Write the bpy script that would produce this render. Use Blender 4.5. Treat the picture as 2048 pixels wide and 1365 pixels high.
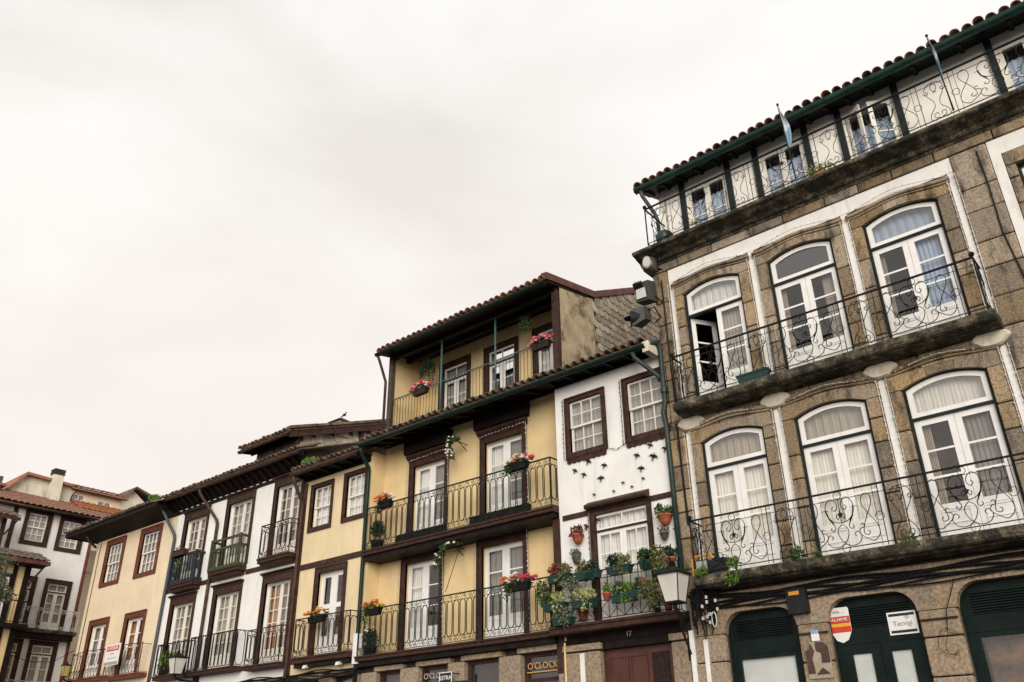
import bpy, math, random
from mathutils import Matrix, Vector
PI = math.pi
random.seed(7)
scene = bpy.context.scene
for o in list(bpy.data.objects): bpy.data.objects.remove(o)
COL = scene.collection

# ------------------------------------------------------------------ camera
CAM_Y, CAM_Z, FPX = -14.4, 1.65, 1695.8
_p, _y, _r = math.radians(26.988), math.radians(-39.948), math.radians(-0.8027)
FW = Vector((math.sin(_y)*math.cos(_p), math.cos(_y)*math.cos(_p), math.sin(_p)))
_rt = Vector((math.cos(_y), -math.sin(_y), 0)); _up = _rt.cross(FW)
RT = math.cos(_r)*_rt + math.sin(_r)*_up
UP = -math.sin(_r)*_rt + math.cos(_r)*_up
cam = bpy.data.cameras.new('camera'); camo = bpy.data.objects.new('camera', cam); COL.objects.link(camo)
cam.sensor_width = 36; cam.lens = FPX/2048*36; cam.clip_start = 0.1; cam.clip_end = 3000
camo.matrix_world = Matrix(((RT.x, UP.x, -FW.x, 0), (RT.y, UP.y, -FW.y, CAM_Y), (RT.z, UP.z, -FW.z, CAM_Z), (0, 0, 0, 1)))
scene.camera = camo
scene.render.resolution_x, scene.render.resolution_y = 1024, 682

# ------------------------------------------------------------------ sky and sun
SUN_EL, SUN_AZ = math.radians(15), math.radians(141)      # behind the camera, azimuth from +Y clockwise
w = bpy.data.worlds.new('World'); scene.world = w; w.use_nodes = True
nt = w.node_tree; nt.nodes.clear(); N = nt.nodes.new; L = nt.links.new
out = N('ShaderNodeOutputWorld'); bg = N('ShaderNodeBackground'); L(bg.outputs[0], out.inputs[0])
sky = N('ShaderNodeTexSky'); sky.sky_type = 'NISHITA'; sky.sun_disc = False
sky.sun_elevation = SUN_EL; sky.sun_rotation = SUN_AZ
skm = N('ShaderNodeVectorMath'); skm.operation = 'SCALE'; skm.inputs['Scale'].default_value = 0.10
L(sky.outputs[0], skm.inputs[0])
tc = N('ShaderNodeTexCoord'); mp = N('ShaderNodeMapping'); mp.inputs['Scale'].default_value = (1.0, 1.0, 2.2)
mp.inputs['Location'].default_value = (3.1, 1.7, 0.4)
L(tc.outputs['Generated'], mp.inputs['Vector'])
n1 = N('ShaderNodeTexNoise'); n1.inputs['Scale'].default_value = 2.2; n1.inputs['Detail'].default_value = 5; n1.inputs['Roughness'].default_value = .5
n1.inputs['Distortion'].default_value = .35
L(mp.outputs[0], n1.inputs['Vector'])
cr = N('ShaderNodeValToRGB'); L(n1.outputs['Fac'], cr.inputs[0])
cr.color_ramp.elements[0].position = .34; cr.color_ramp.elements[0].color = (.445, .424, .402, 1)
cr.color_ramp.elements[1].position = .61; cr.color_ramp.elements[1].color = (.545, .535, .521, 1)
e = cr.color_ramp.elements.new(.47); e.color = (.500, .482, .462, 1)
mx = N('ShaderNodeMix'); mx.data_type = 'RGBA'; mx.inputs['Factor'].default_value = .97
sx = N('ShaderNodeSeparateXYZ'); L(tc.outputs['Generated'], sx.inputs[0])
mr = N('ShaderNodeMapRange'); L(sx.outputs['Z'], mr.inputs[0]); mr.inputs['From Min'].default_value = .08; mr.inputs['From Max'].default_value = .72; mr.inputs['To Min'].default_value = .85; mr.inputs['To Max'].default_value = 0
mh = N('ShaderNodeMix'); mh.data_type = 'RGBA'; L(mr.outputs[0], mh.inputs['Factor']); L(cr.outputs[0], mh.inputs['A']); mh.inputs['B'].default_value = (.518, .460, .418, 1)   # haze-warm cloud near the horizon
L(skm.outputs[0], mx.inputs['A']); L(mh.outputs['Result'], mx.inputs['B']); L(mx.outputs['Result'], bg.inputs['Color'])
bg.inputs['Strength'].default_value = 1.0
sl = bpy.data.lights.new('sun', 'SUN'); sl.energy = 1.5; sl.angle = math.radians(38); sl.color = (1, .94, .85)
so = bpy.data.objects.new('sun', sl); COL.objects.link(so)
sd = Vector((math.sin(SUN_AZ)*math.cos(SUN_EL), math.cos(SUN_AZ)*math.cos(SUN_EL), math.sin(SUN_EL)))
so.rotation_euler = sd.to_track_quat('Z', 'Y').to_euler(); so.location = (0, -20, 30)
vs = scene.view_settings; vs.view_transform = 'Standard'; vs.look = 'None'; vs.gamma = 1; vs.exposure = 0.93; vs.use_curve_mapping = False

# ------------------------------------------------------------------ pixel helpers (a pixel gives a ray; the depth comes from the plane it lies on)
def ray(px, py): return FW*FPX + RT*(px-1024) + UP*(682.5-py)
def fp(px, py, off=0.0):
    """point (x, z) where the pixel's ray meets the vertical plane y = -off"""
    d = ray(px, py); t = (-CAM_Y-off)/d.y
    return d.x*t, CAM_Z + d.z*t
def xp(px, py, X):
    """point (y, z) where the ray meets the plane x = X"""
    d = ray(px, py); t = X/d.x
    return CAM_Y + d.y*t, CAM_Z + d.z*t

# ------------------------------------------------------------------ mesh builder
class MB:
    def __init__(s): s.v = []; s.f = []
    def add(s, vs, fs):
        b = len(s.v); s.v += [tuple(p) for p in vs]; s.f += [tuple(b+i for i in q) for q in fs]; return s
    def box(s, x0, x1, y0, y1, z0, z1):
        return s.add([(x0,y0,z0),(x1,y0,z0),(x1,y1,z0),(x0,y1,z0),(x0,y0,z1),(x1,y0,z1),(x1,y1,z1),(x0,y1,z1)],
                     [(0,3,2,1),(4,5,6,7),(0,1,5,4),(1,2,6,5),(2,3,7,6),(3,0,4,7)])
    def quad(s, a, b, c, d): return s.add([a,b,c,d], [(0,1,2,3)])
    def poly(s, pts, y0, y1):
        """outline of (x, z) extruded from y0 (front) to y1; convex or mildly concave"""
        n = len(pts)
        return s.add([(x,y0,z) for x,z in pts]+[(x,y1,z) for x,z in pts],
                     [tuple(range(n)), tuple(range(2*n-1, n-1, -1))]+[((i+1)%n, i, n+i, n+(i+1)%n) for i in range(n)])
    def ext(s, prof, x0, x1):
        """profile of (y, z) extruded along x"""
        n = len(prof)
        return s.add([(x0,y,z) for y,z in prof]+[(x1,y,z) for y,z in prof],
                     [tuple(range(n)), tuple(range(2*n-1, n-1, -1))]+[(i, n+i, n+(i+1)%n, (i+1)%n) for i in range(n)])
    def ring(s, outer, inner, y0, y1):
        """frame between two outlines with equally many points"""
        n = len(outer); V = []
        for pts, y in ((outer,y0),(inner,y0),(outer,y1),(inner,y1)): V += [(x,y,z) for x,z in pts]
        F = []
        for i in range(n):
            j = (i+1)%n
            F += [(i,j,n+j,n+i),(2*n+j,2*n+i,3*n+i,3*n+j),(j,i,2*n+i,2*n+j),(n+i,n+j,3*n+j,3*n+i)]
        return s.add(V, F)
    def frame(s, x0, x1, z0, z1, w, y0, y1, wb=None, wt=None):
        wb = w if wb is None else wb; wt = w if wt is None else wt
        return s.ring([(x0,z0),(x1,z0),(x1,z1),(x0,z1)], [(x0+w,z0+wb),(x1-w,z0+wb),(x1-w,z1-wt),(x0+w,z1-wt)], y0, y1)
    def tube(s, pts, r, n=5, closed=False, r1=None):
        P = [Vector(p) for p in pts]; m = len(P)
        if m < 2: return s
        V = []; prev = None
        for i, p in enumerate(P):
            a = P[(i-1)%m] if (closed or i > 0) else P[i]; b = P[(i+1)%m] if (closed or i < m-1) else P[i]
            t = (b-a)
            if t.length < 1e-9: t = Vector((0,0,1))
            t.normalize()
            if prev is None:
                u = t.cross(Vector((0,1,0)));
                if u.length < .1: u = t.cross(Vector((1,0,0)))
            else: u = prev - t*prev.dot(t)
            u.normalize(); prev = u; q = t.cross(u)
            rr = r if r1 is None else r+(r1-r)*i/(m-1)
            for k in range(n):
                a_ = 2*PI*(k+.5)/n; V.append(p + rr*(math.cos(a_)*u+math.sin(a_)*q))
        F = []
        for i in range(m if closed else m-1):
            j = (i+1)%m
            for k in range(n): F.append((i*n+k, i*n+(k+1)%n, j*n+(k+1)%n, j*n+k))
        if not closed: F += [tuple(range(n-1,-1,-1)), tuple((m-1)*n+k for k in range(n))]
        return s.add(V, F)
    def lathe(s, cx, cy, prof, n=12, ax='z'):
        V = []; F = []
        for r, h in prof:
            for k in range(n):
                a = 2*PI*k/n
                V.append((cx+r*math.cos(a), cy+r*math.sin(a), h))
        m = len(prof)
        for i in range(m-1):
            for k in range(n): F.append((i*n+k, i*n+(k+1)%n, (i+1)*n+(k+1)%n, (i+1)*n+k))
        F += [tuple(range(n-1,-1,-1)), tuple((m-1)*n+k for k in range(n))]
        return s.add(V, F)
    def ball(s, c, r, sx=1, sy=1, sz=1, n=6, m=4):
        V = [(c[0],c[1],c[2]-r*sz)]; F = []
        for i in range(1, m):
            a = -PI/2+PI*i/m
            for k in range(n): V.append((c[0]+r*sx*math.cos(a)*math.cos(2*PI*k/n), c[1]+r*sy*math.cos(a)*math.sin(2*PI*k/n), c[2]+r*sz*math.sin(a)))
        V.append((c[0],c[1],c[2]+r*sz)); t = len(V)-1
        for k in range(n): F += [(0, 1+(k+1)%n, 1+k), (t, t-n+k, t-n+(k+1)%n)]
        for i in range(m-2):
            for k in range(n): F.append((1+i*n+k, 1+i*n+(k+1)%n, 1+(i+1)*n+(k+1)%n, 1+(i+1)*n+k))
        return s.add(V, F)
    def leaves(s, c, rad, n, size, rng, hang=0.0, up=0.0):
        for _ in range(n):
            while True:
                p = Vector((rng.uniform(-1,1), rng.uniform(-1,1), rng.uniform(-1,1)))
                if .15 < p.length <= 1: break
            pos = Vector((c[0]+p.x*rad[0], c[1]+p.y*rad[1], c[2]+p.z*rad[2]))
            d = Vector((rng.uniform(-1,1), rng.uniform(-1,1), rng.uniform(-1,1)+up-hang)); d.normalize()
            q = d.cross(Vector((rng.uniform(-1,1), rng.uniform(-1,1), rng.uniform(-1,1))))
            if q.length < .05: continue
            q.normalize(); l = size*rng.uniform(.6,1.25); wd = l*.28
            n_ = d.cross(q)*l*.12
            s.add([pos, pos+d*l*.5+q*wd+n_, pos+d*l, pos+d*l*.5-q*wd+n_], [(0,1,2,3)])
        return s
    def mesh(s, name, smooth=False):
        me = bpy.data.meshes.new(name); me.from_pydata(s.v, [], s.f); me.update()
        if smooth: me.polygons.foreach_set('use_smooth', [True]*len(me.polygons))
        return me

# ------------------------------------------------------------------ materials (all procedural)
MATS = {}
def mat(name, col, rough=.7, var=.12, vscale=3.0, bump=.0, bscale=60, metal=0, spec=.4, col2=None, stain=None, sscale=.8, streak=None, coord='world', objvar=0):
    """colour with two scales of noise, optional second colour, stains with shapes of their own, fine relief"""
    if name in MATS: return MATS[name]
    m = bpy.data.materials.new(name); m.use_nodes = True; nt = m.node_tree
    N = nt.nodes.new; L = nt.links.new; b = nt.nodes['Principled BSDF']
    b.inputs['Roughness'].default_value = rough; b.inputs['Metallic'].default_value = metal
    b.inputs['Specular IOR Level'].default_value = spec
    g = N('ShaderNodeNewGeometry'); pos = g.outputs['Position']
    n1 = N('ShaderNodeTexNoise'); n1.inputs['Scale'].default_value = vscale; n1.inputs['Detail'].default_value = 6; n1.inputs['Roughness'].default_value = .65
    L(pos, n1.inputs['Vector'])
    c2 = col2 or tuple(max(0, c*(1-2.2*var)) for c in col); c1 = tuple(min(1, c*(1+var)) for c in col)
    r = N('ShaderNodeValToRGB'); L(n1.outputs['Fac'], r.inputs[0])
    r.color_ramp.elements[0].position = .32; r.color_ramp.elements[0].color = (*c2, 1)
    r.color_ramp.elements[1].position = .66; r.color_ramp.elements[1].color = (*c1, 1)
    cur = r.outputs[0]
    if objvar:
        oi = N('ShaderNodeObjectInfo'); mr = N('ShaderNodeMapRange'); L(oi.outputs['Random'], mr.inputs[0])
        mr.inputs['To Min'].default_value = 1-objvar; mr.inputs['To Max'].default_value = 1+objvar*.7
        hv = N('ShaderNodeHueSaturation'); L(mr.outputs[0], hv.inputs['Value']); L(cur, hv.inputs['Color']); cur = hv.outputs[0]
        fm = N('ShaderNodeMath'); fm.operation = 'MULTIPLY'; L(oi.outputs['Random'], fm.inputs[0]); fm.inputs[1].default_value = 17.3
        fq = N('ShaderNodeMath'); fq.operation = 'FRACT'; L(fm.outputs[0], fq.inputs[0]); ms = N('ShaderNodeMapRange'); L(fq.outputs[0], ms.inputs[0]); ms.inputs['To Min'].default_value = 1-objvar*.7; ms.inputs['To Max'].default_value = 1+objvar*.8; L(ms.outputs[0], hv.inputs['Saturation'])
    if stain:
        n2 = N('ShaderNodeTexNoise'); n2.inputs['Scale'].default_value = sscale; n2.inputs['Detail'].default_value = 8; n2.inputs['Roughness'].default_value = .7
        if streak:
            mp = N('ShaderNodeMapping'); mp.inputs['Scale'].default_value = streak; L(pos, mp.inputs[0]); L(mp.outputs[0], n2.inputs['Vector'])
        else: L(pos, n2.inputs['Vector'])
        r2 = N('ShaderNodeValToRGB'); L(n2.outputs['Fac'], r2.inputs[0])
        r2.color_ramp.elements[0].position = stain[1]; r2.color_ramp.elements[0].color = (0,0,0,1)
        r2.color_ramp.elements[1].position = stain[2]; r2.color_ramp.elements[1].color = (1,1,1,1)
        mxx = N('ShaderNodeMix'); mxx.data_type = 'RGBA'; ml = N('ShaderNodeMath'); ml.operation = 'MULTIPLY'; ml.inputs[1].default_value = stain[3]
        L(r2.outputs[0], ml.inputs[0]); L(ml.outputs[0], mxx.inputs['Factor']); L(cur, mxx.inputs['A']); mxx.inputs['B'].default_value = (*stain[0], 1); cur = mxx.outputs['Result']
    L(cur, b.inputs['Base Color'])
    if bump:
        n3 = N('ShaderNodeTexNoise'); n3.inputs['Scale'].default_value = bscale; n3.inputs['Detail'].default_value = 4; L(pos, n3.inputs['Vector'])
        bp = N('ShaderNodeBump'); bp.inputs['Strength'].default_value = bump; bp.inputs['Distance'].default_value = .02
        L(n3.outputs['Fac'], bp.inputs['Height']); L(bp.outputs[0], b.inputs['Normal'])
    MATS[name] = m; return m

GRAN = (.37, .287, .192)
mat('granite', GRAN, .88, .22, 34, .9, 70, col2=(.15,.112,.076), stain=((.030,.026,.021), .50, .66, .88), sscale=2.4, streak=(1.6,1.6,.55), objvar=.36)
mat('granite_clean', (.33,.255,.178), .85, .2, 18, .6, 70, col2=(.155,.115,.08), stain=((.08,.065,.05), .58, .78, .6), sscale=1.1, objvar=.15)
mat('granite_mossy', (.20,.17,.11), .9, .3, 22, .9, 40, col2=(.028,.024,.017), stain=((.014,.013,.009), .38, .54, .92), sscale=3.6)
mat('mortar', (.06,.047,.034), .95, .2, 12, .6, 50)
mat('white_plaster', (.80,.79,.765), .85, .04, 1.2, .3, 35, stain=((.47,.44,.39), .53, .80, .55), sscale=1.0, streak=(4,4,.5))
mat('white_trim_plaster', (.78,.765,.73), .85, .05, 2, .35, 30, stain=((.33,.29,.24), .55, .78, .65), sscale=2.2, streak=(3,3,.45))
mat('yellow_plaster', (.71,.54,.29), .85, .06, 1.0, .3, 40, stain=((.44,.32,.18), .52, .80, .55), sscale=1.1, streak=(4,4,.5))
mat('yellow_plaster_pale', (.73,.595,.375), .85, .06, 1.0, .3, 40, stain=((.46,.35,.21), .52, .80, .55), sscale=1.1, streak=(4,4,.5))
mat('cream_plaster', (.735,.61,.435), .85, .05, 1.0, .3, 40, stain=((.47,.38,.27), .52, .80, .5), sscale=1.0, streak=(4,4,.5))
mat('old_plaster', (.42,.335,.215), .9, .12, 2.5, .6, 18, col2=(.28,.22,.145), stain=((.05,.043,.035), .53, .66, .85), sscale=1.7)
mat('grimy_white', (.66,.61,.50), .9, .08, 2, .4, 25, stain=((.07,.06,.05), .54, .72, .8), sscale=2.2, streak=(2.5,2.5,.35))
mat('cartouche_plaster', (.58,.52,.42), .85, .1, 6, .4, 30, stain=((.22,.18,.14), .54, .74, .7), sscale=5)
mat('attic_paint', (.82,.785,.72), .6, .03, 2, .1, 30)
mat('brown_paint', (.056,.028,.021), .55, .25, 9, .25, 60, stain=((.13,.085,.065), .60, .74, .5), sscale=6, streak=(2.5,2.5,.7), spec=.15)
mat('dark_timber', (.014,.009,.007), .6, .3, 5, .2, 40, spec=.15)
mat('grey_timber', (.10,.075,.058), .8, .3, 3, .4, 30, stain=((.02,.016,.014), .5, .65, .7), sscale=3, spec=.15)
mat('redbrown_paint', (.15,.052,.033), .5, .15, 6, .15, 80, spec=.15)
mat('oxide_door', (.085,.028,.020), .45, .15, 5, .1, 60)
mat('white_paint', (.80,.785,.76), .5, .04, 4, .12, 60, stain=((.50,.46,.40), .58, .76, .5), sscale=5, streak=(2,2,.6))
mat('ivory_paint', (.74,.70,.62), .5, .04, 4, .08, 60)
mat('green_black_paint', (.005,.012,.0105), .4, .2, 4, .05, 60, spec=.15)
mat('grey_green_paint', (.016,.023,.023), .5, .2, 6, .05, 60, spec=.15)
mat('gutter_dark', (.006,.022,.016), .45, .25, 5, .1, 30, spec=.25)
mat('gutter_green', (.010,.045,.031), .42, .25, 5, .1, 30, stain=((.06,.09,.06), .62, .8, .5), sscale=4)
mat('pipe_green', (.018,.040,.029), .5, .2, 5, .1, 30)
mat('gutter_brown', (.075,.042,.032), .5, .25, 6, .1, 30, spec=.15)
mat('pipe_grey', (.055,.065,.07), .5, .15, 5)
mat('iron', (.012,.013,.013), .55, .3, 8, .2, 80, spec=.15)
mat('iron_green', (.010,.022,.017), .5, .3, 8, .1, 80, spec=.15)
mat('iron_rust', (.045,.026,.022), .6, .3, 9, .2, 60, spec=.15)
mat('teal_post', (.06,.12,.12), .45, .1, 5)
mat('blue_wood', (.022,.034,.042), .55, .2, 8, .2, 40, spec=.15)
mat('moss_wood', (.058,.072,.036), .75, .25, 9, .4, 40, col2=(.03,.034,.018), spec=.15)
mat('tile', (.215,.10,.062), .85, .25, 4, .4, 30, col2=(.09,.045,.03), stain=((.06,.05,.035), .5, .68, .8), sscale=3.5, objvar=.3)
mat('tile_old', (.17,.12,.085), .9, .25, 5, .5, 30, col2=(.075,.052,.04), stain=((.035,.032,.024), .5, .68, .8), sscale=3, objvar=.3)
mat('tile_red', (.245,.125,.083), .85, .2, 5, .4, 30, col2=(.22,.085,.045), stain=((.13,.10,.06), .56, .75, .6), sscale=3, objvar=.25)
mat('slate', (.33,.28,.215), .8, .15, 6, .3, 40, objvar=.34)
mat('slate_pale', (.52,.47,.385), .85, .12, 5, .3, 40, stain=((.12,.10,.08), .58, .72, .6), sscale=4, objvar=.3)
mat('flashing', (.105,.035,.024), .6, .3, 5, .15, 30, stain=((.30,.24,.20), .66, .76, .6), sscale=5)
mat('terracotta', (.40,.105,.05), .8, .15, 7, .2, 40)
mat('planter_green', (.009,.042,.033), .45, .15, 6)
mat('planter_brown', (.035,.02,.017), .6, .2, 6, spec=.15)
mat('basket_black', (.01,.01,.01), .7, .2, 6, spec=.15)
mat('leaf_green', (.05,.10,.022), .65, .35, 14, spec=.25)
mat('leaf_dark', (.015,.045,.02), .6, .3, 14, spec=.3)
mat('leaf_fresh', (.11,.20,.035), .65, .3, 14, spec=.25)
mat('leaf_olive', (.16,.16,.06), .7, .3, 12, spec=.2)
mat('leaf_grey', (.14,.15,.10), .75, .3, 12, spec=.2)
mat('leaf_red', (.20,.06,.035), .7, .3, 12, spec=.2)
mat('leaf_pale', (.36,.38,.16), .6, .2, 12, spec=.3)
mat('petal_orange', (.72,.17,.045), .7, .2, 30)
mat('petal_yellow', (.78,.42,.08), .7, .2, 30)
mat('petal_pink', (.62,.06,.11), .7, .2, 30)
mat('petal_rose', (.75,.30,.28), .7, .2, 30)
mat('petal_white', (.78,.72,.62), .7, .1, 30)
mat('lamp_glass', (.60,.575,.53), .35, .05, 3)
mat('lamp_glass_amber', (.42,.30,.10), .35, .08, 3)
mat('grey_metal', (.13,.125,.115), .4, .1, 5, metal=.4)
mat('dark_plastic', (.018,.02,.021), .5, .15, 8, spec=.15)
mat('grey_green_metal', (.055,.06,.05), .55, .15, 8)
mat('lens', (.55,.55,.52), .15, .05, 4)
mat('yellow_paint', (.65,.30,.02), .5, .1, 5)
mat('black_cable', (.008,.008,.009), .6, .2, 9, spec=.15)
mat('white_cable', (.62,.59,.54), .6, .15, 9)
mat('sign_white', (.76,.76,.74), .5, .03, 4)
mat('sign_red', (.58,.05,.03), .5, .06, 4)
mat('sign_yellow', (.75,.42,.03), .5, .06, 4)
mat('sign_black', (.015,.015,.016), .5, .1, 4)
mat('sign_grey', (.30,.31,.31), .5, .06, 4)
mat('bronze_plate', (.065,.038,.03), .5, .2, 6, .1, 40)
mat('beige_plate', (.38,.31,.23), .7, .1, 6, .2, 40)
mat('gold_letter', (.55,.30,.10), .4, .1, 6)
mat('letter_white', (.42,.39,.33), .5, .05, 6)
mat('ceramic_black', (.012,.010,.010), .35, .15, 9, spec=.15)
mat('flag_cloth', (.56,.62,.68), .8, .08, 4)
mat('flag_blue', (.25,.40,.56), .8, .08, 4)
mat('shop_paper', (.62,.66,.63), .7, .06, 1.6, stain=((.48,.50,.47), .5, .75, .5), sscale=1.5)
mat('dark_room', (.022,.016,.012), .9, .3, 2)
mat('wood_room', (.17,.095,.05), .7, .4, 3, streak=(1,1,6), stain=((.05,.03,.02), .5, .7, .8), sscale=2)
mat('paving', (.065,.062,.058), .85, .2, 1.5, .4, 20)
for nm, c in (('curtain_white', (.78,.765,.72)), ('curtain_grey', (.36,.335,.30)), ('curtain_beige', (.45,.39,.30)), ('curtain_cream', (.80,.77,.69)), ('blind_grey', (.24,.228,.21)), ('curtain_amber', (.42,.20,.07)), ('blind_sky_reflection', (.34,.43,.56)), ('curtain_taupe', (.22,.165,.135))):  # the blue sheet is sky reflection painted behind the panes, not a blind
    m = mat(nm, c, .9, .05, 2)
    nt = m.node_tree; b = nt.nodes['Principled BSDF']
    if not nm.startswith('blind'):
        wv = nt.nodes.new('ShaderNodeTexWave'); wv.inputs['Scale'].default_value = 5; wv.inputs['Distortion'].default_value = 2.5; wv.inputs['Detail'].default_value = 2
        g = nt.nodes.new('ShaderNodeNewGeometry'); mp = nt.nodes.new('ShaderNodeMapping'); mp.inputs['Scale'].default_value = (1, 1, .12)
        nt.links.new(g.outputs['Position'], mp.inputs[0]); nt.links.new(mp.outputs[0], wv.inputs['Vector'])
        bp = nt.nodes.new('ShaderNodeBump'); bp.inputs['Strength'].default_value = .35; bp.inputs['Distance'].default_value = .03
        nt.links.new(wv.outputs['Fac'], bp.inputs['Height']); nt.links.new(bp.outputs[0], b.inputs['Normal'])
m = bpy.data.materials.new('window_glass'); m.use_nodes = True; nt = m.node_tree; nt.nodes.clear()
o = nt.nodes.new('ShaderNodeOutputMaterial'); mxs = nt.nodes.new('ShaderNodeMixShader'); tr = nt.nodes.new('ShaderNodeBsdfTransparent'); gl = nt.nodes.new('ShaderNodeBsdfGlossy'); gl.inputs['Roughness'].default_value = .015; tr.inputs['Color'].default_value = (.95,.95,.945,1)
nz = nt.nodes.new('ShaderNodeTexNoise'); nz.inputs['Scale'].default_value = 2.2; gg = nt.nodes.new('ShaderNodeNewGeometry'); nt.links.new(gg.outputs['Position'], nz.inputs['Vector'])
bq = nt.nodes.new('ShaderNodeBump'); bq.inputs['Strength'].default_value = .12; bq.inputs['Distance'].default_value = .05; nt.links.new(nz.outputs['Fac'], bq.inputs['Height']); nt.links.new(bq.outputs[0], gl.inputs['Normal'])

dt = nt.nodes.new('ShaderNodeVectorMath'); dt.operation = 'DOT_PRODUCT'; nt.links.new(gg.outputs['Incoming'], dt.inputs[0]); nt.links.new(gg.outputs['Normal'], dt.inputs[1])
def _m(op, a, b_=None):
    q = nt.nodes.new('ShaderNodeMath'); q.operation = op
    for i, v in enumerate((a, b_)):
        if v is None: continue
        if isinstance(v, (int, float)): q.inputs[i].default_value = v
        else: nt.links.new(v, q.inputs[i])
    return q.outputs[0]
_f = _m('ADD', _m('MULTIPLY', _m('POWER', _m('SUBTRACT', 1.0, _m('ABSOLUTE', dt.outputs['Value'])), 5.0), .88), .12)   # Schlick reflectance, same from both sides
nt.links.new(_f, mxs.inputs[0]); nt.links.new(tr.outputs[0], mxs.inputs[1]); nt.links.new(gl.outputs[0], mxs.inputs[2]); nt.links.new(mxs.outputs[0], o.inputs[0])
MATS['window_glass'] = m

# ------------------------------------------------------------------ objects
def thing(name, label, cat, loc=(0,0,0), rotz=0, group=None, scale=1):
    o = bpy.data.objects.new(name, None); COL.objects.link(o); o.empty_display_size = .1
    o.location = loc; o.rotation_euler = (0,0,rotz); o.scale = (scale,)*3
    o['label'] = label; o['category'] = cat
    if group: o['group'] = group
    return o
def put(name, mb, m, parent=None, smooth=False, kind=None):
    me = mb if isinstance(mb, bpy.types.Mesh) else mb.mesh(name, smooth)
    if m and not me.materials: me.materials.append(MATS[m])
    o = bpy.data.objects.new(name, me); COL.objects.link(o)
    if parent is not None:
        o.parent = parent
        if 'base' in parent.keys():
            b = parent['base']; o.matrix_parent_inverse = Matrix.Translation((-b[0], -b[1], -b[2]))
    if kind: o['kind'] = kind
    return o
def house(name, label, base, frame=None, cat='house'):
    """an Empty at the house's base; children are written in facade coordinates (x along the facade, -y outward)"""
    h = thing(name, label, cat)
    if frame: h.location = Vector(frame[0]) + Matrix.Rotation(frame[1], 3, 'Z') @ Vector(base); h.rotation_euler = (0,0,frame[1])
    else: h.location = base
    h['base'] = [float(v) for v in base]
    return h
def single(name, mb, m, label, cat, group=None, smooth=False):
    """a thing that is one mesh; its origin moves to the bottom centre"""
    xs = [p[0] for p in mb.v]; ys = [p[1] for p in mb.v]; zs = [p[2] for p in mb.v]
    c = ((min(xs)+max(xs))/2, (min(ys)+max(ys))/2, min(zs)); mb.v = [(p[0]-c[0], p[1]-c[1], p[2]-c[2]) for p in mb.v]
    o = put(name, mb, m, None, smooth); o.location = c; o['label'] = label; o['category'] = cat
    if group: o['group'] = group
    return o
PANE = MB().quad((-.5,0,-.5),(.5,0,-.5),(.5,0,.5),(-.5,0,.5)).mesh('pane'); PANE.materials.append(MATS['window_glass'])
def pane(x0, x1, z0, z1, y, parent):
    o = bpy.data.objects.new('pane', PANE); COL.objects.link(o); o.parent = parent
    if 'base' in parent.keys(): b = parent['base']; o.matrix_parent_inverse = Matrix.Translation((-b[0],-b[1],-b[2]))
    o.location = ((x0+x1)/2, y, (z0+z1)/2); o.scale = (x1-x0, 1, z1-z0); return o
_bv = .035
def _bevel_cube():
    V = []; F = []
    a = .5; b = .5-_bv
    idx = {}
    for sx in (-1,1):
        for sy in (-1,1):
            for sz in (-1,1):
                for ax in range(3):
                    p = [sx*b, sy*b, sz*b]; p[ax] = (sx,sy,sz)[ax]*a
                    idx[(sx,sy,sz,ax)] = len(V); V.append(tuple(p))
    for ax in range(3):
        for sg in (-1,1):
            o1, o2 = [i for i in range(3) if i != ax]
            q = []
            for s1, s2 in ((-1,-1),(1,-1),(1,1),(-1,1)):
                k = [0,0,0]; k[ax] = sg; k[o1] = s1; k[o2] = s2; q.append(idx[(*k, ax)])
            F.append(tuple(q))
    for ax in range(3):
        o1, o2 = [i for i in range(3) if i != ax]
        for s1 in (-1,1):
            for s2 in (-1,1):
                k0 = [0,0,0]; k1 = [0,0,0]; k0[ax] = -1; k1[ax] = 1
                for k in (k0,k1): k[o1] = s1; k[o2] = s2
                F.append((idx[(*k0,o1)], idx[(*k1,o1)], idx[(*k1,o2)], idx[(*k0,o2)]))
    for sx in (-1,1):
        for sy in (-1,1):
            for sz in (-1,1): F.append(tuple(idx[(sx,sy,sz,ax)] for ax in range(3)))
    me = bpy.data.meshes.new('stone_block'); me.from_pydata(V, [], F); me.update()
    import bmesh as _b
    bm = _b.new(); bm.from_mesh(me); _b.ops.recalc_face_normals(bm, faces=bm.faces); bm.to_mesh(me); bm.free()
    return me
BLOCKS = {}
def block(x0, x1, y0, y1, z0, z1, parent, m='granite', name='stone'):
    if m not in BLOCKS: me = _bevel_cube(); me.materials.append(MATS[m]); BLOCKS[m] = me
    o = bpy.data.objects.new(name, BLOCKS[m]); COL.objects.link(o); o.parent = parent
    if 'base' in parent.keys(): b = parent['base']; o.matrix_parent_inverse = Matrix.Translation((-b[0],-b[1],-b[2]))
    j = .024
    o.location = ((x0+x1)/2, (y0+y1)/2+random.uniform(-.006,.006), (z0+z1)/2); o.scale = (x1-x0-j, y1-y0, z1-z0-j); return o
def course(x0, x1, z0, z1, y0, y1, parent, wmin, wmax, m='granite'):
    x = x0
    while x < x1-.01:
        w_ = random.uniform(wmin, wmax); e = x+w_
        if x1-e < wmin*.6: e = x1
        block(x, e, y0, y1, z0, z1, parent, m); x = e
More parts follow.
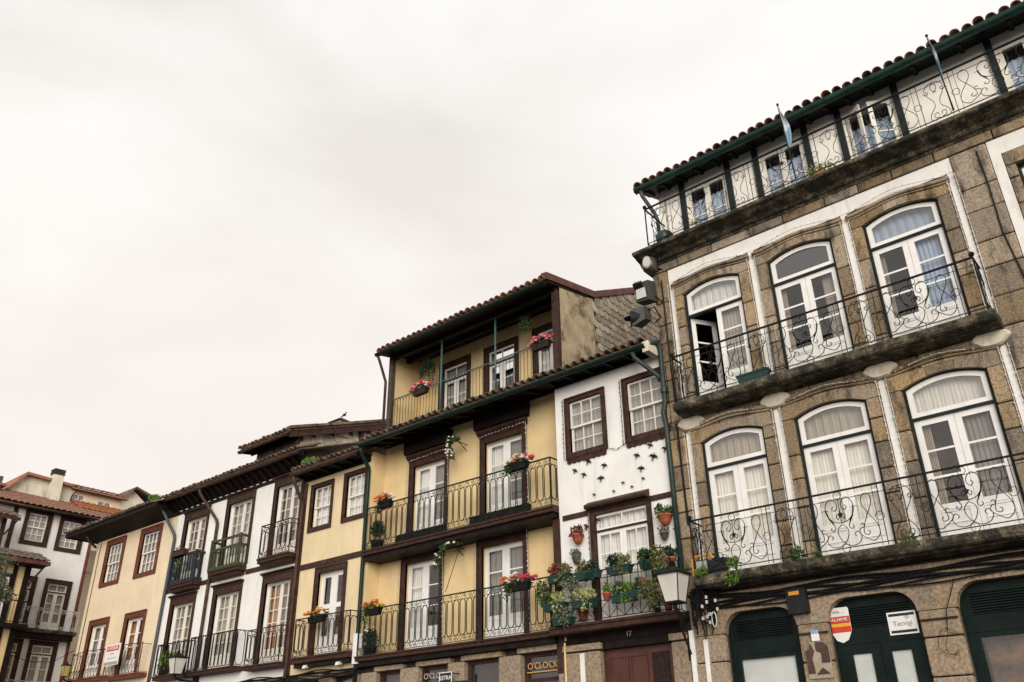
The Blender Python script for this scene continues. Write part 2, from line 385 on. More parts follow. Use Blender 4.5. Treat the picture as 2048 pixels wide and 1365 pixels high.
def wall_sheet(mb, x0, x1, z0, z1, y, holes, reveal=.25):
    """front face with rectangular openings and their reveals"""
    xs = sorted({x0, x1, *[min(max(h[i], x0), x1) for h in holes for i in (0,1)]}); zs = sorted({z0, z1, *[min(max(h[i], z0), z1) for h in holes for i in (2,3)]})
    for i in range(len(xs)-1):
        for k in range(len(zs)-1):
            cx, cz = (xs[i]+xs[i+1])/2, (zs[k]+zs[k+1])/2
            if any(h[0] < cx < h[1] and h[2] < cz < h[3] for h in holes): continue
            mb.quad((xs[i],y,zs[k]),(xs[i+1],y,zs[k]),(xs[i+1],y,zs[k+1]),(xs[i],y,zs[k+1]))
    for a, b, c, d in holes:
        r = y+reveal
        mb.quad((a,y,c),(a,y,d),(a,r,d),(a,r,c)); mb.quad((b,y,c),(b,r,c),(b,r,d),(b,y,d))
        mb.quad((a,y,d),(b,y,d),(b,r,d),(a,r,d)); mb.quad((a,y,c),(a,r,c),(b,r,c),(b,y,c))
    return mb
def house_shell(h, x0, x1, z0, z1, y, depth, holes, m, name='wall', bottom=0):
    mb = wall_sheet(MB(), x0, x1, z0, z1, y, holes)
    Y = y+depth
    mb.quad((x0,y,z0),(x0,y,z1),(x0,Y,z1),(x0,Y,z0)); mb.quad((x1,y,z0),(x1,Y,z0),(x1,Y,z1),(x1,y,z1))
    mb.quad((x0,Y,z0),(x0,Y,z1),(x1,Y,z1),(x1,Y,z0)); mb.quad((x0,y,z1),(x1,y,z1),(x1,Y,z1),(x0,Y,z1)); mb.quad((x0,y,z0),(x0,Y,z0),(x1,Y,z0),(x1,y,z0))
    return put(name, mb, m, h)

def glazed(win, x0, x1, z0, z1, y, cols, rows, bar, edge, m, base=0, name='sash', tilt=0):
    """one leaf or sash: edge frame, glazing bars, a solid bottom panel of height base, and its panes"""
    fb = MB(); t = .035
    fb.frame(x0, x1, z0, z1, edge, y, y+t, wb=edge if not base else base)
    gx0, gx1, gz0, gz1 = x0+edge, x1-edge, z0+(base or edge), z1-edge
    for i in range(1, cols): x = gx0+(gx1-gx0)*i/cols; fb.box(x-bar/2, x+bar/2, y+.003, y+t-.003, gz0, gz1)
    for i in range(1, rows): z = gz0+(gz1-gz0)*i/rows; fb.box(gx0, gx1, y+.005, y+t-.005, z-bar/2, z+bar/2)
    if base > .25:
        fb.frame(x0+edge*.9, x1-edge*.9, z0+edge*.8, z0+base-edge*.8, .018, y-.012, y+.004)
    put(name, fb, m, win)
    for i in range(cols):
        for k in range(rows):
            a = gx0+(gx1-gx0)*i/cols; b = gx0+(gx1-gx0)*(i+1)/cols; c = gz0+(gz1-gz0)*k/rows; d = gz0+(gz1-gz0)*(k+1)/rows
            pane(a+.004, b-.004, c+.004, d-.004, y+.018, win)
def curtain(win, x0, x1, z0, z1, y, m, split=False):
    if not m: return
    if m == 'gap':
        put('curtain', MB().quad((x0,y,z0),(x0+(x1-x0)*.42,y,z0),(x0+(x1-x0)*.30,y,z1),(x0,y,z1)), 'curtain_white', win)
        put('curtain', MB().quad((x1-(x1-x0)*.42,y,z0),(x1,y,z0),(x1,y,z1),(x1-(x1-x0)*.30,y,z1)), 'curtain_white', win); return
    n = 24; V = []; F = []
    for i in range(n+1):
        x = x0+(x1-x0)*i/n; dy = (.006 if m == 'curtain_cream' else .016)*math.sin(i*2.1+x0*7)
        V += [(x,y+dy,z0),(x,y+dy,z1)]
    for i in range(n): F.append((2*i,2*i+2,2*i+3,2*i+1))
    put('curtain', MB().add(V, F), m, win)
def window(h, o, y, kind, casing, cw, sash_m='white_paint', cols=3, rows=2, cur='curtain_grey', hood=None, sill=True, proud=.035, cwt=None, cwb=None, base=.0, transom=0, edge=.05, bar=.022, depth=.03, name='window', cur2=None):
    """o = clear opening (x0,x1,z0,z1) in the wall at plane y; kind 'sash' or 'leaves'"""
    x0, x1, z0, z1 = o
    cwt = cw if cwt is None else cwt; cwb = cw if cwb is None else cwb
    cb = MB()
    if kind == 'leaves' and not sill:
        cb.box(x0-cw, x0, y-proud, y+.06, z0, z1); cb.box(x1, x1+cw, y-proud, y+.06, z0, z1); cb.box(x0-cw, x1+cw, y-proud, y+.06, z1, z1+cwt)
    else:
        cb.frame(x0-cw, x1+cw, z0-cwb, z1+cwt, cw, y-proud, y+.06, wb=cwb, wt=cwt)
    # a raised outer bead on the casing
    cb.box(x0-cw-.012, x0-cw+.025, y-proud-.018, y-proud+.01, z0-(cwb if sill else 0), z1+cwt); cb.box(x1+cw-.025, x1+cw+.012, y-proud-.018, y-proud+.01, z0-(cwb if sill else 0), z1+cwt)
    cb.box(x0-cw-.014, x1+cw+.014, y-proud-.02, y-proud+.008, z1+cwt-.025, z1+cwt+.014)
    if hood: cb.ext([(y-proud+.01,z1+cwt),(y-proud-.05,z1+cwt+hood*.35),(y-proud-.10,z1+cwt+hood*.6),(y-proud-.10,z1+cwt+hood),(y-proud+.01,z1+cwt+hood)], x0-cw-.06, x1+cw+.06)
    win = put(name, cb, casing, h)
    if 'base' in h.keys(): pass
    ys = y+depth
    if kind == 'sash':
        zm = (z0+z1)/2
        glazed(win, x0, x1, z0, zm+.02, ys+.04, cols, rows, bar, edge, sash_m)
        glazed(win, x0, x1, zm-.02, z1, ys, cols, rows, bar, edge, sash_m)
    else:
        zt = z1
        if transom:
            zt = z1-transom
            glazed(win, x0, x1, zt+.03, z1, ys, transom_cols(transom), 1, bar, edge, sash_m, name='transom')
            put('transom_bar', MB().box(x0, x1, ys-.03, ys+.03, zt-.005, zt+.035), casing if casing != 'white_paint' else sash_m, win)
        xm = (x0+x1)/2
        for a, b in ((x0, xm-.002), (xm+.002, x1)):
            glazed(win, a, b, z0, zt, ys, cols, rows, bar, edge*1.4, sash_m, base=base, name='leaf')
    if cur == 'halves':
        curtain(win, x0, (x0+x1)/2, z0, z1, ys+.12, cur2[0]); curtain(win, (x0+x1)/2, x1, z0, z1, ys+.12, cur2[1])
    else: curtain(win, x0+.01, x1-.01, z0, z1, ys+.12, cur)
    return win
def transom_cols(t): return 2
# ------------------------------------------------------------------ ironwork, tiles, leaves of doors
def crom(P, n=6):
    Q = [P[0]]+list(P)+[P[-1]]; o = []
    for i in range(1, len(Q)-2):
        a, b, c, d = Q[i-1:i+3]
        for k in range(n):
            t = k/n
            o.append(tuple(.5*(2*b[j]+(c[j]-a[j])*t+(2*a[j]-5*b[j]+4*c[j]-d[j])*t*t+(3*b[j]-a[j]-3*c[j]+d[j])*t**3) for j in range(2)))
    o.append(tuple(P[-1])); return o
def spir(cx, cz, r0, r1, a0, a1, n=14):
    return [(cx+(r0+(r1-r0)*i/n)*math.cos(a0+(a1-a0)*i/n), cz+(r0+(r1-r0)*i/n)*math.sin(a0+(a1-a0)*i/n)) for i in range(n+1)]
def circ(cx, cz, r, n=14): return [(cx+r*math.cos(2*PI*i/n), cz+r*math.sin(2*PI*i/n)) for i in range(n)]
LYRE = [
    crom([(0,.46),(-.13,.50),(-.22,.62),(-.23,.78),(-.14,.88),(-.05,.82),(-.035,.73),(-.085,.675),(-.125,.72),(-.095,.755)]),
    crom([(0,.44),(-.075,.37),(-.085,.27),(-.02,.15),(.10,.075),(.23,.10),(.29,.20),(.24,.285),(.185,.25),(.21,.21)]),
    crom([(-.30,.385),(-.345,.40),(-.35,.34),(-.29,.32),(-.27,.245),(-.36,.16),(-.48,.10),(-.585,.20),(-.57,.36),(-.47,.53),(-.385,.68),(-.39,.82),(-.46,.88),(-.535,.82),(-.525,.69),(-.44,.53),(-.36,.36),(-.34,.24),(-.40,.205),(-.435,.25),(-.40,.275)]),
    crom([(-.215,.58),(-.15,.47),(-.115,.40),(-.15,.345),(-.195,.375),(-.175,.405)]),
    crom([(0,.60),(-.05,.53),(-.075,.58),(-.05,.61)]),
]
VASE = [
    crom([(0,.90),(-.09,.88),(-.165,.78),(-.135,.62),(-.06,.48),(-.055,.34),(-.15,.20),(-.17,.08),(-.09,.03)]),
    crom([(0,.90),(-.05,.80),(-.02,.70),(.03,.66)]),
    crom([(-.20,.72),(-.15,.66),(-.11,.71),(-.15,.74)]),
    crom([(-.02,.07),(-.09,.09),(-.10,.17),(-.04,.19),(-.025,.13)]),
]
def motif(mb, curves, cx, z0, h, y, r, sx=1.0, side=None):
    for c in curves:
        for s in (-1, 1):
            if side is None: mb.tube([(cx+s*u*h*sx, y, z0+v*h) for u, v in c], r, 4)
            else: mb.tube([(side, cx+s*u*h*sx, z0+v*h) for u, v in c], r, 4)
def leafplate(mb, cx, z0, h, y, sx=1.0):
    for s in (-1, 1):
        P = [(-.235,.76),(-.245,.68),(-.225,.60),(-.205,.585),(-.205,.55),(-.175,.545),(-.175,.505),(-.145,.50),(-.12,.43),(-.15,.47),(-.19,.56),(-.215,.66)]
        if s > 0: P = [(-u, v) for u, v in reversed(P)]
        mb.poly([(cx+u*h*sx, z0+v*h) for u, v in P], y-.006, y+.006)
    mb.poly([(cx-.02*h,z0+.56*h),(cx+.02*h,z0+.56*h),(cx+.045*h,z0+.62*h),(cx+.015*h,z0+.63*h),(cx,z0+.70*h),(cx-.015*h,z0+.63*h),(cx-.045*h,z0+.62*h)], y-.008, y+.008)
def bar(mb, a, b, r): mb.tube([a, b], r, 4)

def scroll_rail(h, x0, x1, z0, z1, y, bays, gaps, side_y, rm='iron', ends=(True, True), r=.0075):
    """wrought iron balcony front: handrail, thin rails, lyre panels at the bays, vase panels at the gaps, side returns"""
    fr = MB(); H = z1-z0
    fr.box(x0-.01, x1+.01, y-.022, y+.022, z1-.012, z1+.012)
    for f_, rr in ((.86, .006), (.05, .010)): bar(fr, (x0,y,z0+f_*H), (x1,y,z0+f_*H), rr)
    for xe, on in ((x0, ends[0]), (x1, ends[1])):
        if not on: continue
        bar(fr, (xe,y,z0), (xe,y,z1), .016); fr.ball((xe,y,z1+.06), .05)
        fr.box(xe-.015, xe+.015, y, side_y, z1-.012, z1+.012); bar(fr, (xe,y,z0+.05*H), (xe,side_y,z0+.05*H), .009)
    R = put('railing', fr, rm, h)
    for cx, w_ in bays:
        sc = MB(); lf = MB()
        motif(sc, LYRE, cx, z0, H, y, r, sx=w_/(1.36*H)); leafplate(lf, cx, z0, H, y, w_/(1.36*H))
        sc.tube([(a,y,b) for a,b in circ(cx, z0+.925*H, .062*H)], r*.8, 4, True); sc.tube([(a,y,b) for a,b in circ(cx, z0+.045*H, .065*H)], r*.8, 4, True)
        bar(sc, (cx,y,z0+.86*H), (cx,y,z0+.46*H), r*.8)
        for s in (-1,1):
            bar(sc, (cx+s*w_*.50,y,z0), (cx+s*w_*.50,y,z1), .008); bar(sc, (cx+s*w_*.435,y,z0), (cx+s*w_*.435,y,z1), .005)
            sc.tube([(a,y,b) for a,b in circ(cx+s*w_*.467, z0+.47*H, .07*H)], r*.8, 4, True)
            bar(sc, (cx+s*.30*w_/1.36,y,z0+.70*H), (cx+s*.20*w_/1.36,y,z0+.70*H), r*.7)
        put('scroll_panel', sc, rm, R); put('leaf_ornament', lf, 'grey_green_paint' if rm == 'iron' else rm, R)
    for cx in gaps:
        sc = MB(); motif(sc, VASE, cx, z0, H, y, r); bar(sc, (cx+.2*H,y,z0), (cx+.2*H,y,z1), .006); put('scroll_panel', sc, rm, R)
    if side_y is not None:
        for xe, on in ((x0, ends[0]), (x1, ends[1])):
            if not on: continue
            sd = MB(); cy = (y+side_y)/2
            motif(sd, VASE, cy, z0, H, y, r, sx=1.1, side=xe)
            for i in range(1, 3): bar(sd, (xe,y+(side_y-y)*i/3,z0), (xe,y+(side_y-y)*i/3,z1), .006)
            put('side_scroll_panel', sd, rm, R)
    return R

def baluster_rail(h, x0, x1, z0, z1, y, wall_y, m, pitch=.10, bands=True, left=True, right=True, r=.0105):
    """iron rail of round bars joined by loops below, with C-scroll bands at top and foot"""
    fr = MB(); H = z1-z0; bt, bb = z1-.13*H, z0+.14*H
    fr.box(x0, x1, y-.02, y+.02, z1-.012, z1+.012); bar(fr, (x0,y,z0+.02), (x1,y,z0+.02), .010)
    if bands: bar(fr, (x0,y,bt), (x1,y,bt), .008); bar(fr, (x0,y,bb), (x1,y,bb), .008)
    for xe, on in ((x0, left), (x1, right)):
        bar(fr, (xe,y,z0), (xe,y,z1), .016)
        if on:
            fr.box(xe-.014, xe+.014, y, wall_y, z1-.012, z1+.012); bar(fr, (xe,y,z0+.02), (xe,wall_y,z0+.02), .009)
            if bands: bar(fr, (xe,y,bt), (xe,wall_y,bt), .007); bar(fr, (xe,y,bb), (xe,wall_y,bb), .007)
    R = put('railing', fr, m, h)
    ba = MB(); n = max(2, int(round((x1-x0)/pitch))); n += n%2; p = (x1-x0)/n
    lo, hi = (bb, bt) if bands else (z0+.02, z1)
    def uloop(a, b, side=None):
        # two bars joined by a half ring below and above
        c, rr = (a+b)/2, (b-a)/2*.80
        A = [(c-rr, hi-rr), (c-rr, lo+rr)]+[(c-rr*math.cos(t*PI/6), lo+rr-rr*math.sin(t*PI/6)) for t in range(1,6)]+[(c+rr, lo+rr), (c+rr, hi-rr)]+[(c+rr*math.cos(t*PI/6), hi-rr+rr*math.sin(t*PI/6)) for t in range(1,6)]
        if side is None: ba.tube([(u,y,v) for u, v in A], r, 4, True); ba.ball((c-rr,y,(lo+hi)/2+.02), .014); ba.ball((c+rr,y,(lo+hi)/2-.1), .014)
        else: ba.tube([(side,u,v) for u, v in A], r, 4, True)
    for i in range(0, n, 2): uloop(x0+p*i+p*.0, x0+p*(i+2)-p*.0)
    for xe, on in ((x0, left), (x1, right)):
        if on:
            k = max(1, int(abs(wall_y-y)/(2*pitch)))
            for j in range(k): uloop(y+(wall_y-y)*j/k, y+(wall_y-y)*(j+1)/k, xe)
    put('balusters', ba, m, R)
    if bands:
        sc = MB(); k = int((x1-x0)/(.42)); q = (x1-x0)/k
        for i in range(k):
            cx = x0+q*(i+.5)
            for lo_, hi_ in ((bt, z1), (z0+.02, bb)):
                rad = (hi_-lo_)*.40; cz = (lo_+hi_)/2
                for s in (-1, 1):
                    sc.tube([(cx+s*(rad*1.05+.012)+u,y,cz+v) for u, v in spir(0,0,rad,rad*.18,PI/2 if s < 0 else PI/2,PI/2-s*3.3*PI,16)], .0055, 4)
                    bar(sc, (cx+s*(rad*2+.02),y,cz-rad*s), (cx+s*q*.5,y,cz+rad*s), .005)
        put('scrollwork', sc, m, R, kind='stuff')
    return R

def half_pipe(r, t, L_, n=8):
    mb = MB(); V = []
    for yy, k_ in ((0, 1.0), (L_, .92)):
        for rr in (r*k_, (r-t)*k_):
            for i in range(n+1): a = PI*i/n; V.append((rr*math.cos(a), yy, rr*math.sin(a)))
    m_ = n+1; F = []
    for i in range(n):
        F += [(i,i+1,2*m_+i+1,2*m_+i), (m_+i+1,m_+i,3*m_+i,3*m_+i+1), (i+1,i,m_+i,m_+i+1), (2*m_+i,2*m_+i+1,3*m_+i+1,3*m_+i)]
    F += [(0,2*m_,3*m_,m_), (n,m_+n,3*m_+n,2*m_+n)]
    return mb.add(V, F).mesh('roof_tile', True)
TILE = {}
def tile_row(h, x0, x1, y, z, pitch, slope, m, L_=.9, r=None, rows=1):
    key = (m, round(pitch,3), L_)
    if key not in TILE: TILE[key] = half_pipe(r or pitch*.46, .016, L_); TILE[key].materials.append(MATS[m])
    n = int((x1-x0)/pitch)
    for k in range(rows):
        for i in range(n):
            o = bpy.data.objects.new('roof_tile', TILE[key]); COL.objects.link(o); o.parent = h
            if 'base' in h.keys(): b = h['base']; o.matrix_parent_inverse = Matrix.Translation((-b[0],-b[1],-b[2]))
            yy = y+k*L_*.85*math.cos(slope)+random.uniform(-.03,.03)
            o.location = (x0+(i+.5)*(x1-x0)/n+random.uniform(-.012,.012), yy, z+k*L_*.85*math.sin(slope)+.02*k+random.uniform(-.008,.012))
            o.rotation_euler = (slope+random.uniform(-.02,.02), random.uniform(-.05,.05), random.uniform(-.04,.04))
def roof_slab(h, x0, x1, y0, z0, y1, z1, t, m, name='roof'):
    a = math.atan2(z1-z0, y1-y0); ny, nz = math.sin(a)*t, -math.cos(a)*t
    return put(name, MB().ext([(y0,z0),(y1,z1),(y1+ny,z1+nz),(y0+ny,z0+nz)], x0, x1), m, h)
def gutter(h, x0, x1, y, z, r, m, joints=True):
    g = MB(); n = 10; V = []
    # half round trough with a rolled lip, open on top
    P = [(y-r*math.cos(PI*i/n), z-r*math.sin(PI*i/n)) for i in range(n+1)]
    Q = [(y-(r-.006)*math.cos(PI*i/n), z-(r-.006)*math.sin(PI*i/n)) for i in range(n, -1, -1)]
    g.ext(P+Q, x0, x1); g.tube([(x0,y-r,z),(x1,y-r,z)], .010, 6)
    g.poly([(0,0)]*0 or [(x0-.001,z)]*0 or [(x0,z-r),(x0+.004,z-r),(x0+.004,z),(x0,z)], y-r*.8, y+r*.8)
    if joints:
        x = x0+.9
        while x < x1-.3:
            g.ext([(y-(r+.006)*math.cos(PI*i/n), z-(r+.006)*math.sin(PI*i/n)) for i in range(n+1)]+[(y-(r-.002)*math.cos(PI*i/n), z-(r-.002)*math.sin(PI*i/n)) for i in range(n,-1,-1)], x, x+.05); x += 1.9
    return put('gutter', g, m, h, False)
def pipe(h, pts, r, m, name='downpipe', n=8): return put(name, MB().tube(pts, r, n), m, h, True)

def leaf_open(win, hinge, w_, z0, z1, ang, cols, rows, bar_, edge, m, base=0):
    """a casement leaf swung on its hinge; w_ may be negative for a right hand hinge"""
    t = .035; a0, a1 = (0, w_) if w_ > 0 else (w_, 0)
    fb = MB(); fb.frame(a0, a1, z0, z1, edge, 0, t, wb=base or edge)
    gx0, gx1, gz0, gz1 = a0+edge, a1-edge, z0+(base or edge), z1-edge
    for i in range(1, rows): z = gz0+(gz1-gz0)*i/rows; fb.box(gx0, gx1, .005, t-.005, z-bar_/2, z+bar_/2)
    o = put('leaf', fb, m, win); o.location = (hinge[0], hinge[1], 0); o.rotation_euler = (0,0,ang)
    for k in range(rows):
        c = gz0+(gz1-gz0)*k/rows; d = gz0+(gz1-gz0)*(k+1)/rows; xm = (gx0+gx1)/2
        p = pane(gx0, gx1, c+.005, d-.005, 0, win)
        p.location = (hinge[0]+xm*math.cos(ang)-.018*math.sin(ang), hinge[1]+xm*math.sin(ang)+.018*math.cos(ang), (c+d)/2); p.rotation_euler = (0,0,ang)

def arch_pts(x0, x1, zs, rise, n=10):
    w_ = (x1-x0)/2; R = (w_*w_+rise*rise)/(2*rise); cz = zs+rise-R; a = math.asin(w_/R)
    return [((x0+x1)/2+R*math.sin(-a+2*a*i/n), cz+R*math.cos(-a+2*a*i/n)) for i in range(n+1)]

# ------------------------------------------------------------------ ground
g = put('square_paving', MB().quad((-400,-400,0),(400,-400,0),(400,400,0),(-400,400,0)), 'paving'); g['kind'] = 'structure'

# ================================================================== STONE HOUSE
SX0, SX1 = -7.94, 3.4
S = house('stone_house', 'granite house with arched white balcony doors and green eaves gutter', (-2.3, 0, 0))
DOORS = [(-7.27,-5.98), (-5.36,-4.06), (-3.44,-2.12)]
STRIPS = [(-7.57,-7.485), (-5.72,-5.60), (-3.79,-3.67), (-1.85,-1.745)]
ZA0, ZA1, ZB0, ZB1 = 8.10, 10.71, 4.74, 7.355
RISE = .14
BAY2 = (-0.80, 0.62)
holes = [(a-.01, b+.01, ZA0-.1, ZA1+.2) for a, b in DOORS]+[(a-.01, b+.01, ZB0-.1, ZB1+.2) for a, b in DOORS]
holes += [(BAY2[0], BAY2[1], ZA0-.1, ZA1+.2), (BAY2[0], BAY2[1], ZB0-.1, ZB1+.2)]
SHOPS = [(-7.235,-5.91), (-5.375,-3.965), (-3.385,-1.99)]
holes += [(a, b, .02, 4.14) for a, b in SHOPS]
house_shell(S, SX0, SX1, 0, 11.8, .05, 9, holes, 'mortar')
def jambs(z0, z1, xa, xb, hgt=(.42,.62), y0=-.035, m='granite'):
    z = z0
    while z < z1-.02:
        e = z+random.uniform(*hgt)
        if z1-e < hgt[0]*.6: e = z1
        block(xa, xb, y0, .26, z, e, S, m); z = e
def lintel(a, b, x0, x1, zs, rise, zt, y0=-.035, m='granite', name='lintel'):
    P = [(a, zs)]+arch_pts(x0, x1, zs, rise)+[(b, zs), (b, zt), (a, zt)]
    if abs(a-x0) < 1e-6: P = P[1:]
    # three voussoirs: left, centre, right
    A = arch_pts(x0, x1, zs, rise, 12); w3 = (A[4][0], A[8][0]); j = .004
    put('stone', MB().poly([(a,zs)]+A[:5]+[(A[4][0]-j,zt),(a,zt)], y0, .22), m, S)
    put('stone', MB().poly(A[4:9]+[(A[8][0]-j,zt),(A[4][0]+j,zt)], y0-.006, .22), m, S)
    put('stone', MB().poly(A[8:]+[(b,zs),(b,zt),(A[8][0]+j,zt)], y0+.004, .22), m, S)
EDGE = [STRIPS[0][0]] + [v for s in STRIPS for v in s][1:-1] + [STRIPS[3][1]]
for (x0, x1), sl_, sr_ in zip(DOORS, STRIPS[:3], STRIPS[1:]):
    a, b = sl_[1], sr_[0]
    jambs(ZA0-.15, ZA1, a, x0); jambs(ZA0-.15, ZA1, x1, b); lintel(a, b, x0, x1, ZA1, RISE, 11.02)
    jambs(ZB0-.15, ZB1, a, x0); jambs(ZB0-.15, ZB1, x1, b); lintel(a, b, x0, x1, ZB1, RISE, 7.64)
    # hood mouldings with a shallow ogee above the lintels
    for zb, rr in ((10.985, .038), (7.70, .045)):
        pts = []
        for i in range(25):
            t = i/24; x = a-.02+(b-a+.04)*t; pts.append((x, -.055, zb+.085*math.sin(PI*t)**2))
        put('hood_moulding', MB().tube(pts, rr, 7), 'granite', S, True)
        put('hood_moulding', MB().tube([(p[0], -.045, p[2]-.062) for p in pts], rr*.5, 6), 'granite', S, True)
for i, (a, b) in enumerate(STRIPS):
    put('plaster_strip', MB().box(a, b, -.012, .2, ZA0-.15, 11.1), 'white_trim_plaster', S)
    put('plaster_strip', MB().box(a, b, -.012, .2, ZB0-.15, 7.70), 'white_trim_plaster', S)
put('plaster_band', MB().box(STRIPS[0][0], STRIPS[3][1], -.02, .2, 11.10, 11.41), 'white_trim_plaster', S)
# pillar at the corner, ashlar field to the right, frieze
for z0, z1 in ((ZA0-.2, 11.41), (4.5, 7.95)):
    z = z0
    while z < z1-.02:
        e = z+random.uniform(.42,.6)
        if z1-e < .3: e = z1
        block(SX0, STRIPS[0][0], -.05, .2, z, e, S); z = e
for z0, z1 in ((ZA0-.15, 11.41), (ZB0-.15, 7.95)):
    z = z0
    while z < z1-.02:
        e = z+random.uniform(.46,.62)
        if z1-e < .35: e = z1
        course(STRIPS[3][1], -1.13, z, e, -.05+random.uniform(-.01,.01), .2, S, .5, .75)
        course(.95, SX1, z, e, -.05, .2, S, .5, .8)
        z = e
    zl = z1-.33 if z1 > 9 else z1-.31
    put('plaster_strip', MB().box(-1.13, -.965, -.02, .2, z0, zl+.33), 'white_trim_plaster', S); put('plaster_strip', MB().box(.78, .95, -.02, .2, z0, zl+.33), 'white_trim_plaster', S)
    put('plaster_band', MB().box(-.965, .78, -.02, .2, zl, zl+.33), 'white_trim_plaster', S)
    jambs(z0, zl-.28, -.965, BAY2[0]); jambs(z0, zl-.28, BAY2[1], .78); course(-.965, .78, zl-.28, zl, -.035, .22, S, .5, .7)
course(SX0, SX1, 11.41, 11.62, -.06, .2, S, .6, 1.1); course(SX0, SX1, 7.64, 7.95, -.02, .04, S, .7, 1.2)
# cornice
for i in range(12):
    a = -8.14+i*(SX1+8.14)/12; b = -8.14+(i+1)*(SX1+8.14)/12
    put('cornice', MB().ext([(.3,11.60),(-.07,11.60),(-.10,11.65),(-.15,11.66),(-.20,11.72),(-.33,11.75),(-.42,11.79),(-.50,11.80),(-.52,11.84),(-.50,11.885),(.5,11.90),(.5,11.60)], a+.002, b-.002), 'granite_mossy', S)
# balcony slabs, moulded underneath
for zt, x0, x1, rt_ in ((8.10, -7.52, -1.70, True), (4.74, -7.49, SX1, False)):
    for i in range(5):
        a = x0+i*(x1-x0)/5; b = x0+(i+1)*(x1-x0)/5
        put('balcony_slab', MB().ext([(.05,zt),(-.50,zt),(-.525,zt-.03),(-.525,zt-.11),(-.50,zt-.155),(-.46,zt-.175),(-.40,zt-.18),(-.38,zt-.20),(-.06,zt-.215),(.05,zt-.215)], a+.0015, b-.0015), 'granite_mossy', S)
# plaster cartouches under the upper balcony
for px, py in ((1550,801),(1760,741),(1382,847),(1982,678)):
    x, z = fp(px, py, .06); P = []
    for i in range(28):
        t = 2*PI*i/28; rr = 1+.05*math.cos(3*t-PI/2)+.03*math.cos(6*t)
        P.append((x+.29*rr*math.cos(t), z+.145*rr*math.sin(t)))
    cb = MB(); cb.poly(P, -.075, .0); P2 = [(x+(u-x)*.86, z+(v-z)*.86) for u, v in P]; n = len(P)
    cb.add([(u,-.075,v) for u, v in P]+[(u,-.115,v) for u, v in P2], [(i,(i+1)%n,n+(i+1)%n,n+i) for i in range(n)]+[tuple(range(n, 2*n))])
    put('cartouche', cb, 'cartouche_plaster', S)

def stone_door(x0, x1, z0, zs, rise, ztr, curt, open_left=False):
    """arched green frame, white fan light and two white leaves of three panes with a panelled foot"""
    y = .09; fr = MB(); gw = .038
    O = [(x0,z0)]+arch_pts(x0, x1, zs, rise)+[(x1,z0)]; I = [(x0+gw,z0)]+arch_pts(x0+gw, x1-gw, zs-gw*.4, rise)+[(x1-gw,z0)]
    n = len(O); V = []
    for P, yy in ((O,y-.05),(I,y-.05),(O,y+.05),(I,y+.05)): V += [(u,yy,v) for u, v in P]
    F = []
    for i in range(n-1): F += [(i,i+1,n+i+1,n+i),(n+i,n+i+1,3*n+i+1,3*n+i),(i+1,i,2*n+i,2*n+i+1)]
    fr.add(V, F); fr.box(x0+gw, x1-gw, y-.045, y+.05, ztr-.03, ztr+.015)
    D = put('balcony_door', fr, 'grey_green_paint', S)
    # fan light
    a, b = x0+gw, x1-gw; e = .085; tf = MB()
    Oo = [(a,ztr+.015)]+arch_pts(a, b, zs-gw*.4, rise-.005)+[(b,ztr+.015)]; Ii = [(a+e,ztr+.015+e)]+arch_pts(a+e, b-e, zs-gw*.4-e*.75, rise*.85)+[(b-e,ztr+.015+e)]
    tf.ring(Oo, Ii, y-.02, y+.03); put('fan_light', tf, 'white_paint', D)
    put('pane', MB().poly(Ii, y+.004, y+.006), 'window_glass', D)
    zb = ztr-.03; xm = (a+b)/2; base = .62; e = .10
    if open_left:
        leaf_open(D, (a+.01, y+.02), xm-a-.01, z0, zb, math.radians(58), 1, 3, .035, e, 'white_paint', base)
    else: glazed(D, a, xm-.003, z0, zb, y, 1, 3, .035, e, 'white_paint', base=base, name='leaf')
    glazed(D, xm+.003, b, z0, zb, y, 1, 3, .035, e, 'white_paint', base=base, name='leaf')
    put('panel_moulding', MB().frame(a+.1, xm-.1, z0+.30, z0+.50, .015, y-.014, y+.002).frame(xm+.1, b-.1, z0+.30, z0+.50, .015, y-.014, y+.002) if not open_left else MB().frame(xm+.1, b-.1, z0+.30, z0+.50, .015, y-.014, y+.002), 'white_paint', D)
    for q in curt: curtain(D, a+(b-a)*q[0], a+(b-a)*q[1], z0+.3 if q[3] == 0 else ztr+.05, (ztr-.04) if q[3] == 0 else zs+.12, y+.13+q[4] if len(q) > 4 else y+.13, q[2])
    return D
stone_door(*DOORS[0], ZA0, ZA1, RISE, 10.18, [(.52,1,'curtain_grey',0),(0,1,'curtain_white',1)], True)
stone_door(*DOORS[1], ZA0, ZA1, RISE, 10.19, [(0,.13,'curtain_beige',0),(.72,1,'curtain_grey',0)])
stone_door(*DOORS[2], ZA0, ZA1, RISE, 10.20, [(.5,1,'blind_sky_reflection',0),(0,.12,'curtain_beige',0),(0,1,'blind_sky_reflection',1)])  # blue sheets give these panes a painted reflection of the sky
stone_door(*DOORS[0], ZB0, ZB1, RISE, 6.83, [(0,1,'curtain_cream',0),(0,1,'curtain_beige',1)])
stone_door(*DOORS[1], ZB0, ZB1, RISE, 6.82, [(0,1,'curtain_cream',0),(0,1,'curtain_beige',1)])
stone_door(*DOORS[2], ZB0, ZB1, RISE, 6.82, [(.5,1,'blind_grey',0),(0,.16,'curtain_beige',0),(0,1,'curtain_cream',1)])
stone_door(BAY2[0], BAY2[1], ZA0, ZA1, RISE, 10.19, [(0,1,'curtain_beige',0)]); stone_door(BAY2[0], BAY2[1], ZB0, ZB1, RISE, 6.82, [(0,1,'curtain_beige',0)])
put('room_wall', MB().quad((-3.3,.75,ZB0),(-2.8,.75,ZB0),(-2.8,.75,6.8),(-3.3,.75,6.8)), 'wood_room', S)
